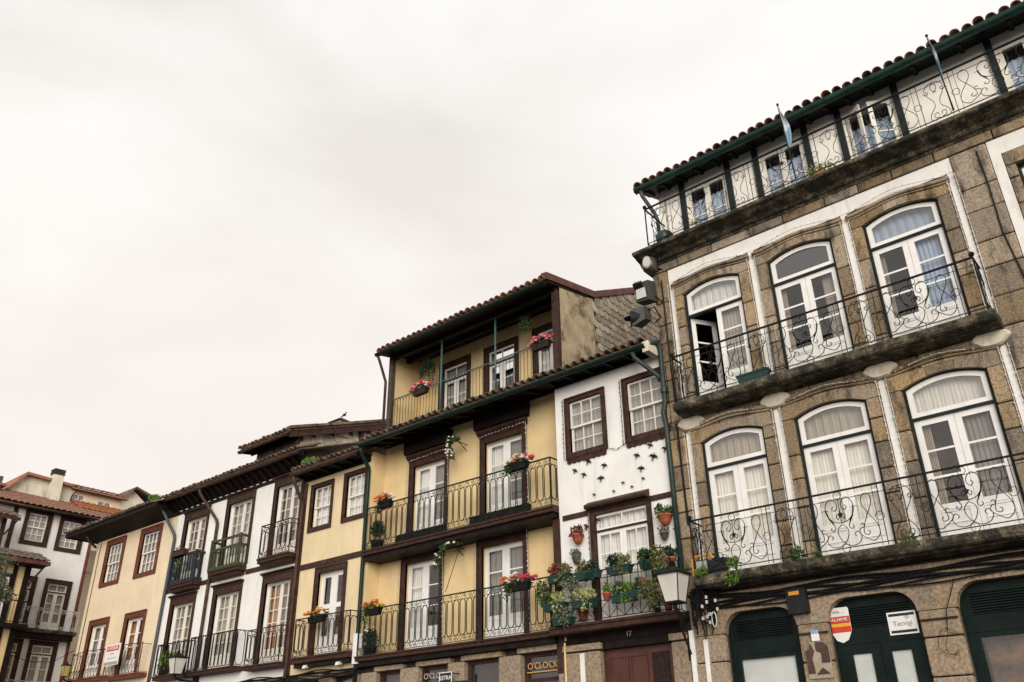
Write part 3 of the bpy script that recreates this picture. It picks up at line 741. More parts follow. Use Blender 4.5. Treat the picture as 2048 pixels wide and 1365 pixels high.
# railings
dc = [((a+b)/2) for a, b in DOORS]; gp = [(STRIPS[i][0]+STRIPS[i][1])/2 for i in (1, 2)]
scroll_rail(S, -7.46, -1.79, 8.12, 9.10, -.46, [(c, 1.32) for c in dc], gp, .0)
scroll_rail(S, -7.46, SX1-.1, 4.76, 5.745, -.46, [(c, 1.32) for c in dc]+[(-.09,1.32)], gp+[-1.4, 1.3], .0, ends=(True, False))
# attic storey
AY = .40
awin = [(-7.10,-6.10), (-5.28,-4.30), (-3.43,-2.43), (-.55,.45), (1.35, 2.35)]
house_shell(S, -7.82, SX1, 11.9, 13.9, AY, 6, [(a,b,11.98,13.60) for a, b in awin], 'attic_paint', name='attic_wall')
for x in (-7.177,-6.022,-5.356,-4.222,-3.504,-2.356,-.624,.55,1.25,2.45):
    put('attic_post', MB().box(x-.06, x+.06, AY-.07, AY+.02, 11.9, 13.8), 'grey_green_paint', S)
for i, (a, b) in enumerate(awin):
    W = put('attic_window', MB().frame(a, b, 11.98, 13.60, .035, AY+.02, AY+.12), 'ivory_paint', S); xm = (a+b)/2
    if i == 2:
        leaf_open(W, (a+.04, AY+.02), .46, 12.02, 13.56, math.radians(-38), 1, 2, .03, .085, 'ivory_paint'); leaf_open(W, (b-.04, AY+.02), -.46, 12.02, 13.56, math.radians(30), 1, 2, .03, .085, 'ivory_paint')
    else:
        glazed(W, a+.035, xm-.002, 12.015, 13.565, AY+.03, 1, 2, .03, .065, 'ivory_paint', name='leaf'); glazed(W, xm+.002, b-.035, 12.015, 13.565, AY+.03, 1, 2, .03, .065, 'ivory_paint', name='leaf')
    curtain(W, a+.04, b-.04, 12.0, 13.30, AY+.17, 'blind_sky_reflection')  # blue sheet puts the sky's reflection into the attic panes as colour
scroll_rail(S, -7.74, SX1-.1, 11.93, 12.89, -.45, [(-6.5+1.96*i, 1.40) for i in range(5)], [-7.42]+[-5.52+1.96*i for i in range(4)], AY, ends=(True, False), r=.0065)
# eaves: boarded soffit, gutter, tiles, roof
GY, GZ = -.16, 13.76
put('soffit', MB().ext([(AY+.02,13.86),(GY+.09,13.72),(GY+.09,13.765),(AY+.02,13.92)], -8.06, SX1), 'green_black_paint', S)
put('fascia', MB().box(-8.06, SX1, GY+.065, GY+.088, 13.69, 13.82), 'green_black_paint', S)
for i in range(26):
    x = -7.95+i*.43; put('rafter_end', MB().ext([(AY,13.80),(GY+.12,13.675),(GY+.12,13.72),(AY,13.86)], x, x+.07), 'green_black_paint', S)
gutter(S, -8.10, SX1, GY, GZ, .095, 'gutter_green')
roof_slab(S, -8.10, SX1, GY+.07, GZ+.04, 4.9, GZ+1.75, .05, 'tile')
tile_row(S, -8.10, SX1, GY-.06, GZ+.055, .205, math.radians(19), 'tile')
pipe(S, [(-7.96,GY,GZ-.08),(-7.95,GY+.03,GZ-.2),(-7.86,.22,13.20),(-7.85,.32,13.05),(-7.85,.32,11.92)], .045, 'pipe_grey')
# shop fronts on the ground floor
for i, (a, b) in enumerate(SHOPS):
    r_ = .34; zt = 4.13
    cor = [(a, zt-r_)]+[(a+r_-r_*math.cos(PI/2*k/6), zt-r_+r_*math.sin(PI/2*k/6)) for k in range(1,6)]+[(a+r_, zt), (b-r_, zt)]+[(b-r_+r_*math.sin(PI/2*k/6), zt-r_+r_*math.cos(PI/2*k/6)) for k in range(1,6)]+[(b, zt-r_)]
    A, B = a-.02 if i else SX0, b+.02
    A = (SHOPS[i-1][1]+a)/2 if i else SX0; B = (b+SHOPS[i+1][0])/2 if i < 2 else b+.30
    xm = (a+b)/2; k = len(cor)//2
    left = [(A,zt-r_)]+[c for c in cor if c[0] <= xm]+[(xm-.003,zt),(xm-.003,4.47),(A,4.47)]
    right = [(xm+.003,zt)]+[c for c in cor if c[0] >= xm]+[(B,zt-r_),(B,4.47),(xm+.003,4.47)]
    put('stone', MB().poly(left, -.05, .16), 'granite_clean', S); put('stone', MB().poly(right, -.046, .16), 'granite_clean', S)
    fr = MB(); y = .10
    fr.box(a, a+.10, y, y+.08, .02, zt-.1); fr.box(b-.10, b, y, y+.08, .02, zt-.1); fr.box(a+.1, b-.1, y, y+.08, 3.42, 3.66)
    fr.poly([(a,3.60)]+cor+[(b,3.60)], y+.03, y+.07)
    SF = put('shop_front', fr, 'green_black_paint', S)
    sl = MB()
    for q in range(9): z = 3.66+q*.038; sl.ext([(y+.025,z),(y-.005,z+.008),(y-.005,z+.020),(y+.028,z+.012)], a+.16, b-.16)
    put('louvre', sl, 'green_black_paint', SF)
    if i == 1:
        for c, d in ((a+.10, xm-.004), (xm+.004, b-.10)):
            put('door_leaf', MB().frame(c, d, .05, 3.42, .15, y+.01, y+.06), 'green_black_paint', SF)
            put('paper_screen', MB().box(c+.15, d-.15, y+.045, y+.05, .2, 3.27), 'shop_paper', SF); pane(c+.15, d-.15, .2, 3.27, y+.03, SF)
    else:
        put('window_sash', MB().frame(a+.10, b-.10, .05, 3.42, .075, y+.01, y+.06), 'green_black_paint', SF)
        put('paper_screen' if i == 0 else 'timber_lining', MB().box(a+.17, b-.17, y+.07 if i == 0 else y+.25, y+.08 if i == 0 else y+.3, .1, 3.36), 'shop_paper' if i == 0 else 'wood_room', SF); pane(a+.17, b-.17, .12, 3.35, y+.03, SF)
for a, b in ((SX0,SHOPS[0][0]), (SHOPS[0][1],SHOPS[1][0]), (SHOPS[1][1],SHOPS[2][0]), (SHOPS[2][1], SX1)):
    z = 0
    while z < 3.78:
        e = min(z+random.uniform(.42,.6), 3.79)
        if 3.79-e < .3: e = 3.79
        course(a, b, z, e, -.05+random.uniform(-.008,.008), .14, S, .4 if b-a > 1.5 else .9, .8 if b-a > 1.5 else 1.2, 'granite_clean'); z = e
course(SHOPS[2][1]+.30, SX1, 3.79, 4.47, -.05, .14, S, .5, .8, 'granite_clean')
put('plaster_strip', MB().box(-7.66, -7.58, -.07, .0, 0, 3.72), 'white_trim_plaster', S)
put('plaster_strip', MB().box(-7.93, -7.84, -.075, .0, 0, 3.90), 'white_trim_plaster', S)
for (a, b), z in (((SHOPS[0][1]+.02,SHOPS[1][0]-.02), 3.62), ((SHOPS[1][1]+.02,SHOPS[2][0]-.02), 3.63)):
    put('rust_strip', MB().box(a, b, -.085, -.03, z, z+.028), 'iron_rust', S)
# ================================================================== WHITE HOUSE WITH SWALLOWS
def simple_rail_x(h, x0, x1, z0, z1, y, wall_y, m):
    """plain bars above, crossed bars in the lower third"""
    fr = MB(); H = z1-z0
    bar(fr, (x0,y,z1), (x1,y,z1), .014); bar(fr, (x0,y,z0+.03), (x1,y,z0+.03), .011); bar(fr, (x0,y,z0+.38*H), (x1,y,z0+.38*H), .008); bar(fr, (x0,y,z0+.84*H), (x1,y,z0+.84*H), .008)
    for xe in (x0, x1): bar(fr, (xe,y,z0), (xe,y,z1+.03), .016); bar(fr, (xe,y,z1), (xe,wall_y,z1), .012); bar(fr, (xe,y,z0+.03), (xe,wall_y,z0+.03), .010)
    R = put('railing', fr, m, h); b = MB(); n = int((x1-x0)/.17)
    for i in range(1, n): x = x0+(x1-x0)*i/n; bar(b, (x,y,z0+.03), (x,y,z1), .008)
    for i in range(0, n, 2):
        xa, xb = x0+(x1-x0)*i/n, x0+(x1-x0)*min(i+2,n)/n; bar(b, (xa,y,z0+.03), (xb,y,z0+.38*H), .007); bar(b, (xb,y,z0+.03), (xa,y,z0+.38*H), .007)
    for xe in (x0, x1):
        for k in (1,2,3): bar(b, (xe,y+(wall_y-y)*k/4,z0+.03), (xe,y+(wall_y-y)*k/4,z1), .008)
    put('balusters', b, m, R); return R
def slab(h, x0, x1, y0, y1, z0, z1, m='brown_paint', lip=.03, name='balcony_slab'):
    t = z1-z0
    return put(name, MB().ext([(y1,z1),(y0,z1),(y0-.0,z1-t*.30),(y0+lip,z1-t*.36),(y0+lip,z0+t*.12),(y0+lip+.02,z0),(y1,z0)], x0, x1), m, h)
def eave(h, x0, x1, y_wall, z_wall, off, zg, m_soffit='dark_timber', m_gut='gutter_dark', tile='tile_old', pitch=.21, slope=18, roof_to=4.0, rafters=.5, gut=True, tiles=True, x0t=None):
    """boarded soffit with rafters, fascia, gutter, a first row of barrel tiles and the roof plane behind it"""
    s = math.radians(slope); yf = -off
    put('soffit', MB().ext([(y_wall+.05,z_wall+.02),(yf+.07,zg+.03),(yf+.07,zg+.07),(y_wall+.05,z_wall+.10)], x0, x1), m_soffit, h)
    if rafters:
        n = int((x1-x0)/rafters)
        for i in range(n+1):
            x = x0+.03+(x1-x0-.13)*i/max(1,n); put('rafter', MB().ext([(y_wall,z_wall-.06),(yf+.10,zg-.045),(yf+.10,zg+.03),(y_wall,z_wall+.02)], x, x+.07), m_soffit, h)
    put('fascia', MB().box(x0, x1, yf+.045, yf+.07, zg-.05, zg+.10), m_soffit, h)
    put('wall_plate', MB().box(x0, x1, y_wall-.035, y_wall-.001, z_wall-.10, z_wall+.0), m_soffit, h)
    if gut: gutter(h, x0, x1, yf, zg, .068, m_gut)
    L_ = roof_to; roof_slab(h, x0, x1, yf+.03, zg+.10, yf+.03+L_*math.cos(s), zg+.10+L_*math.sin(s), .04, tile)
    if tiles: tile_row(h, x0 if x0t is None else x0t, x1, yf-.03, zg+.09, pitch, s, tile)

W2 = house('white_house', 'narrow white house with brown sash windows and black swallows on its wall', (-9.35, 0, 0))
WL, WR = -10.80, -7.95
wa = (-10.41,-9.54,7.88,9.08); wb = (-8.86,-7.98,7.88,9.10); wd = (-9.87,-8.62,4.26,6.40)
house_shell(W2, WL, WR, 4.0, 9.75, 0, 8, [wa, wb, wd], 'white_plaster')
window(W2, wa, 0, 'sash', 'brown_paint', .10, 'ivory_paint', 3, 2, 'curtain_grey', cwb=.12, edge=.045)
window(W2, wb, 0, 'sash', 'brown_paint', .10, 'ivory_paint', 3, 2, 'curtain_grey', cwb=.12, edge=.045)
for (a, b, c, d) in (wa, wb):    # scalloped apron boards under the sills
    P = [(a-.10,c-.12)]; n = 8
    for i in range(n):
        for k in range(5): t = (i+k/5)/n; P.append((a-.10+(b-a+.16)*t, c-.215-.03*math.sin(PI*k/5)))
    P += [(b+.06,c-.215),(b+.06,c-.12)]
    put('window_apron', MB().poly(P[::-1], -.03, .0), 'brown_paint', W2)
window(W2, wd, 0, 'leaves', 'brown_paint', .11, 'white_paint', 2, 3, 'curtain_white', sill=False, cwt=.12, base=.55, transom=.36, edge=.05)
put('door_hood', MB().ext([(0,6.50),(-.16,6.53),(-.18,6.56),(-.18,6.60),(0,6.70)], -10.03, -8.53), 'brown_paint', W2)
put('floor_band', MB().box(-10.70, -10.04, -.025, .0, 6.425, 6.535), 'brown_paint', W2); put('floor_band', MB().box(-8.50, -7.96, -.025, .0, 6.425, 6.535), 'brown_paint', W2)
slab(W2, -10.86, -7.96, -.42, .05, 4.07, 4.23)
simple_rail_x(W2, -10.82, -8.0, 4.24, 5.17, -.38, 0, 'iron')
eave(W2, -10.80, -8.02, 0, 9.62, .5, 9.57, rafters=.55, roof_to=4.2)
put('beam_end', MB().box(-8.10, -7.95, -.50, -.1, 9.42, 9.66), 'grimy_white', W2)
pipe(W2, [(-8.35,-.5,9.50),(-8.33,-.46,9.38),(-8.0,-.12,8.98),(-7.97,-.10,8.86)], .05, 'pipe_green')
pipe(W2, [(-7.98,-.42,9.62),(-7.93,-.22,9.70),(-7.90,-.12,9.58),(-7.90,-.12,8.5),(-7.90,-.12,8.35),(-7.98,-.10,8.15),(-7.94,-.10,7.85),(-7.93,-.09,4.5)], .055, 'pipe_green')
put('pipe_collar', MB().lathe(-7.90, -.12, [(.06,8.55),(.075,8.57),(.075,8.68),(.06,8.70)], 10), 'pipe_green', W2)
# ground floor: granite posts, dark lintel with the number, red-brown door
house_shell(W2, WL, WR, 0, 4.0, .06, 6, [(-9.89,-8.33,.02,3.76)], 'mortar', name='ground_wall')
for a, b in ((-10.80,-9.89),(-8.33,-7.95)):
    z = 0
    while z < 3.74:
        e = min(z+random.uniform(.6,.9), 3.75)
        if 3.75-e < .3: e = 3.75
        course(a, b, z, e, -.06, .14, W2, .95 if b-a > .6 else .3, 1.2, 'granite_clean'); z = e
put('plaster_strip', MB().box(-10.38,-10.27,-.068,.0,0,3.72), 'white_trim_plaster', W2); put('gas_pipe', MB().tube([(-10.72,-.09,0),(-10.72,-.09,3.95)], .022, 6), 'yellow_plaster', W2)
course(-10.80, -9.85, 3.755, 3.90, -.10, .14, W2, .9, 1.2, 'granite_clean'); course(-8.36, -7.95, 3.755, 3.90, -.10, .14, W2, .3, .6, 'granite_clean')
put('lintel_board', MB().box(WL+.1, WR, -.05, .05, 3.905, 4.06), 'dark_timber', W2); put('door_lintel', MB().box(-9.85, -8.36, -.03, .12, 3.76, 3.904), 'dark_timber', W2)
dr = put('entrance_door', MB().box(-9.88,-8.34,.10,.18,.03,3.76), 'oxide_door', W2)
put('door_panel', MB().frame(-9.80,-9.36,.3,3.62,.03,.08,.102), 'oxide_door', dr); put('door_panel', MB().frame(-9.32,-8.94,.3,3.62,.03,.08,.102), 'oxide_door', dr)
put('door_grille_back', MB().box(-8.84,-8.47,.090,.098,3.02,3.62), 'dark_room', dr)
gm = MB()
for k in range(4): bar(gm, (-8.80+.10*k,.08,3.02), (-8.80+.10*k,.08,3.62), .008)
for k in range(3):
    gm.tube([(a,.078,b) for a,b in circ(-8.655,3.12+.2*k,.09,10)], .007, 4, True); bar(gm, (-8.84,.08,3.22+.2*k), (-8.47,.08,3.22+.2*k), .007)
put('door_grille', gm, 'iron_rust', dr)
def text_part(txt, loc, size, m, parent, name='lettering', rot=(PI/2,0,0), ext=.004, align='CENTER'):
    c = bpy.data.curves.new(name, 'FONT'); c.body = txt; c.size = size; c.extrude = ext; c.align_x = align; c.align_y = 'CENTER'
    t = bpy.data.objects.new(name, c); COL.objects.link(t); t.rotation_euler = rot; t.location = loc
    dg = bpy.context.evaluated_depsgraph_get(); me = bpy.data.meshes.new_from_object(t.evaluated_get(dg))
    bpy.data.objects.remove(t); me.materials.clear(); me.materials.append(MATS[m])
    o = bpy.data.objects.new(name, me); COL.objects.link(o)
    if parent is not None:
        o.parent = parent
        if 'base' in parent.keys(): b = parent['base']; o.matrix_parent_inverse = Matrix.Translation((-b[0],-b[1],-b[2]))
    o.rotation_euler = rot; o.location = loc
    return o
text_part('17', (-9.22,-.054,3.98), .13, 'letter_white', W2, 'house_number')

# ================================================================== YELLOW HOUSE WITH LOGGIA
Y = house('yellow_house', 'tall yellow house with two long iron balconies and open loggia above', (-13.95, .4, 0))
YL, YR, YY = -17.0, -10.86, .42
yd = [(-15.86,-14.70,6.78,8.90), (-13.33,-12.13,6.78,8.94), (-16.01,-14.80,4.22,6.37), (-13.42,-12.16,4.22,6.37)]
house_shell(Y, YL, YR, 4.0, 9.9, YY, 7, yd, 'yellow_plaster')
put('return_wall', MB().box(YL-.10, YL, -.0, YY, 4.0, 9.5), 'yellow_plaster', Y)
for i, o in enumerate(yd):
    window(Y, o, YY, 'leaves', 'brown_paint', .13, 'white_paint', 1, 3, ['halves','halves','halves','blind_grey'][i], sill=False, cwt=.16, hood=.16, base=.60, edge=.075, bar=.03, depth=.12, name='balcony_door', cur2=[('curtain_white','blind_grey'),('curtain_white','blind_grey'),('curtain_white',None),None][i])
    x0, x1, z1 = o[0], o[1], o[3]
    put('shutter_box', MB().ext([(YY-.04,z1+.34),(YY-.14,z1+.36),(YY-.17,z1+.42),(YY-.17,z1+.75 if i > 1 else z1+.70),(YY,z1+.75 if i > 1 else z1+.70)], x0-.26, x1+.26), 'dark_timber', Y)
for zt, zr, xr in ((6.76, 7.85, -10.80), (4.21, 5.27, -10.88)):
    slab(Y, YL, xr, -.24, YY+.05, zt-.13, zt)
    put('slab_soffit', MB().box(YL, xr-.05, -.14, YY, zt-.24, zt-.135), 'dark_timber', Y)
    baluster_rail(Y, YL+.06, xr-.05, zt+.01, zr, -.20, YY if zt > 5 else -.02, 'iron_green', left=False, right=zt > 5)
put('corner_board', MB().box(-10.97, -10.79, -.03, .10, 3.4, 6.5), 'brown_paint', Y)
eave(Y, -17.05, -10.81, YY, 9.78, .5, 9.57, rafters=.55, roof_to=1.3)
gutter_x = -17.02
# loggia storey
LY = .30; FZ = 9.95; LB = 1.45
ld = [(-15.86,-14.94,10.0,12.12), (-14.13,-13.18,10.0,12.10), (-12.39,-11.45,10.0,12.10)]
lm = MB(); wall_sheet(lm, -16.85, -10.88, FZ, 12.75, LB, ld)
put('loggia_wall', lm, 'yellow_plaster', Y)
put('loggia_side_wall', MB().box(-16.86, -16.78, LY+.06, LB, FZ, 12.7), 'yellow_plaster', Y)
put('loggia_floor', MB().box(-16.9, -10.8, LY-.12, 4.5, 9.75, FZ), 'dark_timber', Y)
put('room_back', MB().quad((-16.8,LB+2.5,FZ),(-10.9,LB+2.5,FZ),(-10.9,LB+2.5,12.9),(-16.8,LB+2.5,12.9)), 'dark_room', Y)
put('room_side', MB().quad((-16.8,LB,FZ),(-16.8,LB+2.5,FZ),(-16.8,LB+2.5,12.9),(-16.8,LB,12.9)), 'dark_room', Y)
for i, o in enumerate(ld):
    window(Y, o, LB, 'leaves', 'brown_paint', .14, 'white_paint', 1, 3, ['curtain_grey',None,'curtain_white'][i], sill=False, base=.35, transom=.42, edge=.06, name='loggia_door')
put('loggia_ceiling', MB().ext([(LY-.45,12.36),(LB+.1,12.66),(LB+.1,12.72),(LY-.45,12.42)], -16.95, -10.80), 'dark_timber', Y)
for z, yy in ((12.30, LY), (12.38, LY+.55)): put('ceiling_beam', MB().box(-16.9, -10.86, yy-.05, yy+.07, z, z+.13), 'dark_timber', Y)
for xa in (-16.83, -10.98): put('loggia_post', MB().box(xa-.07 if xa < -14 else xa, xa+.07 if xa < -14 else xa+.15, LY-.05, LY+.08, 9.7, 12.34), 'grey_timber' if xa < -14 else 'brown_paint', Y)
for px, py in ((884,690),(990.5,640)):
    x, z = fp(px, py, -LY); pipe(Y, [(x,LY,9.9),(x,LY,12.35)], .028, 'teal_post', 'slim_post')
rl = MB(); zr0, zr1 = FZ+.05, 11.04
bar(rl, (-16.78,LY,zr1), (-10.98,LY,zr1), .016); bar(rl, (-16.78,LY,zr0), (-10.98,LY,zr0), .012)
RR = put('railing', rl, 'teal_post', Y); bb = MB(); n = 50
for i in range(n+1):
    x = -16.74+(5.72)*i/n; bar(bb, (x,LY,zr0), (x,LY,zr1-.10), .0065)
    bb.tube([(x,LY,zr1-.10),(x+.02,LY,zr1-.045),(x+.057,LY,zr1-.01)], .0065, 4); bb.tube([(x+.114,LY,zr1-.10),(x+.094,LY,zr1-.045),(x+.057,LY,zr1-.01)], .0065, 4)
put('balusters', bb, 'iron_green', RR)
# upper roof
eave(Y, -16.97, -10.82, LY, 12.62, .2, 12.36, rafters=0, roof_to=2.1, slope=9, tile='tile', pitch=.20)
roof_slab(Y, -16.97, -10.82, 1.85, 12.80, 5.2, 14.5, .05, 'tile')
pipe(Y, [(-16.90,-.2,12.30),(-16.90,-.12,12.18),(-16.93,LY-.12,11.62),(-16.93,LY-.12,9.7)], .042, 'gutter_brown')
# right hand side: stained plaster, then slate hung wall under a rusty flashing
SXW = -10.82
sw = MB(); sw.add([(SXW,LY+.08,9.7),(SXW,1.86,9.7),(SXW,1.86,12.80),(SXW,LY+.08,12.55)], [(0,1,2,3)]); put('side_plaster', sw, 'old_plaster', Y)
put('side_wall', MB().add([(SXW-.03,1.86,9.7),(SXW-.03,5.6,9.7),(SXW-.03,5.6,14.6),(SXW-.03,1.86,12.80)], [(0,1,2,3)]), 'mortar', Y)
put('verge_flashing', MB().ext([(SXW-.10,0),(SXW+.07,0),(SXW+.07,.17),(SXW-.10,.19)], 0, 1), 'flashing', Y) if False else None
def verge(y0, z0, y1, z1, m='flashing'):
    mb = MB(); V = []
    for yy, zz in ((y0,z0),(y1,z1)): V += [(SXW-.12,yy,zz-.02),(SXW+.06,yy,zz-.02),(SXW+.06,yy,zz+.17),(SXW-.12,yy,zz+.19)]
    mb.add(V, [(0,1,5,4),(1,2,6,5),(2,3,7,6),(3,0,4,7),(0,3,2,1),(4,5,6,7)]); put('verge_flashing', mb, m, Y)
verge(-.20, 12.44, 1.86, 12.80); verge(1.862, 12.80, 5.3, 14.52)
SC = None
def scale_mesh(w_, l_, name, m):
    P = [(-w_/2,l_),(-w_/2,l_*.35)]+[(-w_/2*math.cos(PI*k/6), l_*.35-l_*.35*math.sin(PI*k/6)) for k in range(1,6)]+[(w_/2,l_*.35),(w_/2,l_)]
    mb = MB().poly(P, -.022, 0); me = mb.mesh(name); me.materials.append(MATS[m]); return me
slt = scale_mesh(.235, .34, 'slate', 'slate'); r_ = 0; z = 9.75
while z < 14.3:
    yy = 1.92+(.115 if r_%2 else 0)
    while yy < 5.3:
        top = 12.80+(yy-1.86)*.5 if yy > 1.86 else 12.8
        if z+.2 < top and z > 9.75+0*yy:
            o = bpy.data.objects.new('slate', slt); COL.objects.link(o); o.parent = Y; b = Y['base']; o.matrix_parent_inverse = Matrix.Translation((-b[0],-b[1],-b[2]))
            o.rotation_euler = (random.uniform(-.02,.02)-.12, random.uniform(-.05,.05), PI/2); o.location = (SXW+.022+random.uniform(0,.006), yy, z)
        yy += .24
    z += .215; r_ += 1
# ground floor of the yellow house: granite frames and dark shop openings
def ground_front(h, x0, x1, top, opens, m='granite_clean', y=.05):
    """opens: (x0, x1, head z, fill material)"""
    house_shell(h, x0, x1, 0, top, y+.08, 5, [(a,b,.02,c) for a,b,c,f in opens], 'mortar', name='ground_wall')
    edges = [x0]+[v for o in opens for v in o[:2]]+[x1]
    for a, b in zip(edges[0::2], edges[1::2]):
        if b-a < .06: continue
        z = 0; hz = max(c for _,_,c,_ in opens)
        while z < hz-.02:
            e = min(z+random.uniform(.55,.85), hz)
            if hz-e < .3: e = hz
            course(a, b, z, e, y-.06, y+.2, h, .35 if b-a < 1.2 else .5, 1.2, m); z = e
    for a, b, c, f in opens:
        block(a-.10, b+.10, y-.075, y+.2, c, c+.13, h, m)
        q = put('shop_opening', MB().frame(a, b, .02, c, .07, y+.10, y+.18), 'brown_paint', h); put('opening_lining', MB().box(a+.07, b-.07, y+.30, y+.34, .05, c-.07), f, q); pane(a+.07, b-.07, .06, c-.07, y+.13, q)
        put('opening_transom', MB().box(a+.07, b-.07, y+.11, y+.16, c-.55, c-.48), 'brown_paint', q)
    put('ground_beam', MB().box(x0, x1, y-.02, y+.12, max(c for _,_,c,_ in opens)+.135, top), 'dark_timber', h)
ground_front(Y, YL, -10.82, 4.1, [(-16.42,-15.60,3.83,'oxide_door'), (-14.98,-14.07,3.83,'dark_room'), (-13.55,-12.56,3.84,'dark_room'), (-11.94,-10.97,3.85,'dark_room')])
tx = text_part("O'CLOCK", (-14.52,.10,3.62), .175, 'letter_white', Y, 'shop_lettering'); tx = text_part("O'CLOCK", (-11.45,.10,3.60), .18, 'gold_letter', Y, 'shop_lettering')
put('lettering_underline', MB().box(-11.86, -11.02, .095, .105, 3.475, 3.495), 'gold_letter', Y)
pb = house('projecting_sign', 'small black LETRA sign on a bracket beside the shop window', (-13.9, -.2, 3.4), cat='sign')
put('panel', MB().box(-14.08,-13.72,-.22,-.19,3.40,3.62), 'sign_black', pb); put('sign_border', MB().frame(-14.09,-13.71,3.39,3.63,.015,-.228,-.215), 'sign_white', pb)
text_part('LETRA', (-13.90,-.226,3.51), .12, 'sign_white', pb, 'lettering'); put('bracket', MB().tube([(-13.72,-.2,3.60),(-13.70,-.01,3.60)], .012, 5), 'iron', pb)
# green pipe between the narrow house and the yellow house
pipe(Y, [(-17.02,-.5,9.5),(-17.03,-.45,9.38),(-17.08,-.10,9.02),(-17.10,-.08,8.85),(-17.10,-.08,4.4),(-17.12,-.08,3.0)], .055, 'gutter_dark')

# ================================================================== NARROW YELLOW HOUSE
NH = house('narrow_yellow_house', 'narrow pale yellow house with two sash windows above one balcony', (-18.5, 0, 0))
na = (-19.53,-18.72,7.84,8.99); nb = (-18.07,-17.30,7.86,9.02); nd = (-18.97,-17.91,4.38,6.51)
house_shell(NH, -19.92, -17.10, 4.0, 9.4, 0, 7, [na, nb, nd], 'yellow_plaster_pale')
window(NH, na, 0, 'sash', 'brown_paint', .09, 'white_paint', 3, 2, 'curtain_white', cwb=.13, edge=.04, depth=.07)
window(NH, nb, 0, 'sash', 'brown_paint', .09, 'white_paint', 3, 2, 'curtain_white', cwb=.13, edge=.04, depth=.07)
window(NH, nd, 0, 'leaves', 'brown_paint', .12, 'white_paint', 1, 2, None, sill=False, cwt=.15, base=.5, edge=.09, bar=.12, depth=.12, name='balcony_door')
put('floor_band', MB().box(-19.85,-17.14,-.03,.0,6.70,6.85), 'brown_paint', NH)
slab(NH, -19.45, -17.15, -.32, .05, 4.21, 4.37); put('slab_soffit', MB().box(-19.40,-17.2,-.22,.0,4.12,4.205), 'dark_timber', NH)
baluster_rail(NH, -19.40, -17.20, 4.38, 5.32, -.28, 0, 'iron_rust', pitch=.105)
put('downpipe_box', MB().box(-17.12,-16.93,-.20,-.06,4.05,4.75), 'sign_white', NH)
eave(NH, -19.95, -17.12, 0, 9.35, .55, 9.36, m_gut='gutter_brown', rafters=.5, roof_to=3.0)
put('corner_board', MB().box(-19.93,-19.83,-.035,.03,4.0,9.2), 'brown_paint', NH)
pipe(NH, [(-19.84,-.55,9.30),(-19.84,-.50,9.15),(-19.90,-.10,8.60),(-19.92,-.07,8.45),(-19.94,-.07,4.3),(-19.96,-.07,3.0)], .05, 'gutter_brown')
ground_front(NH, -19.92, -17.05, 4.0, [(-19.35,-18.62,3.84,'oxide_door'), (-18.05,-17.30,3.84,'curtain_beige')])

# ================================================================== WHITE TOWNHOUSE WITH SIX BALCONIES
T = house('white_townhouse', 'white townhouse with three mismatched little balconies under a dark eave', (-23.4, 0, 0))
TLx, TRx = -26.95, -19.95
tw = [(-26.33,-25.10,7.2,9.29), (-23.85,-22.57,7.3,9.36), (-21.33,-20.13,7.27,9.40), (-26.37,-25.15,4.42,6.55), (-23.92,-22.66,4.42,6.56), (-21.38,-20.17,4.36,6.56)]
house_shell(T, TLx, TRx, 4.0, 9.75, 0, 7, tw, 'white_plaster')
for i, o in enumerate(tw):
    window(T, o, 0, 'leaves', 'brown_paint', .115, 'ivory_paint', 2, 5, ['curtain_taupe','curtain_grey','curtain_taupe','curtain_grey','halves','halves'][i], sill=False, cwt=.22, hood=.07, base=.42, edge=.045, bar=.022, depth=.13, name='balcony_door', cur2=('curtain_grey','curtain_beige') if i == 4 else ('curtain_amber','curtain_taupe'))
def wood_balcony(x0, x1, z0, z1, y, m, boards, mid):
    slab(T, x0-.04, x1+.04, y-.03, .02, z0-.14, z0-.0)
    put('balcony_apron', MB().ext([(.0,z0-.145),(y+.06,z0-.145),(y+.10,z0-.24),(.0,z0-.26)], x0+.05, x1-.02), 'brown_paint', T)
    fr = MB(); t = .04
    fr.box(x0, x1, y-t/2, y+t/2, z1-.07, z1); fr.box(x0, x1, y-t/2, y+t/2, z0+.01, z0+.09)
    if mid: fr.box(x0, x1, y-t/2+.002, y+t/2-.002, mid-.035, mid+.035)
    for xe in (x0, x1):
        fr.box(xe-.04, xe+.04, y-.04, y+.04, z0+.005, z1+.02); fr.box(xe-t/2, xe+t/2, y+.04, .0, z1-.068, z1-.002); fr.box(xe-t/2, xe+t/2, y+.04, .0, z0+.012, z0+.088)
        if mid: fr.box(xe-t/2+.002, xe+t/2-.002, y+.04, .0, mid-.033, mid+.033)
    R = put('railing', fr, m, T)
    hi = mid-.035 if mid else z1-.07; lo = z0+.09; H = hi-lo
    if boards: prof = [(.032,0),(.032,.10),(.018,.18),(.040,.34),(.022,.50),(.040,.66),(.018,.82),(.032,.90),(.032,1)]
    else: prof = [(.02,0),(.02,.12),(.012,.18),(.022,.5),(.012,.82),(.02,.88),(.02,1)]
    me = MB().poly([(-w_, lo+v*H) for w_, v in prof]+[(w_, lo+v*H) for w_, v in reversed(prof)], -.012, .012).mesh('baluster'); me.materials.append(MATS[m])
    n = int((x1-x0)/(.155 if boards else .15))
    def one(px, py, rz):
        o = bpy.data.objects.new('baluster', me); COL.objects.link(o); o.parent = R; o.location = (px,py,0); o.rotation_euler = (0,0,rz)
    for i in range(1, n): one(x0+(x1-x0)*i/n, y, 0)
    for xe in (x0, x1):
        one(xe, y+(0-y)*.5, PI/2)
wood_balcony(-26.33,-24.90,7.14,8.05,-.30,'blue_wood',True,None)
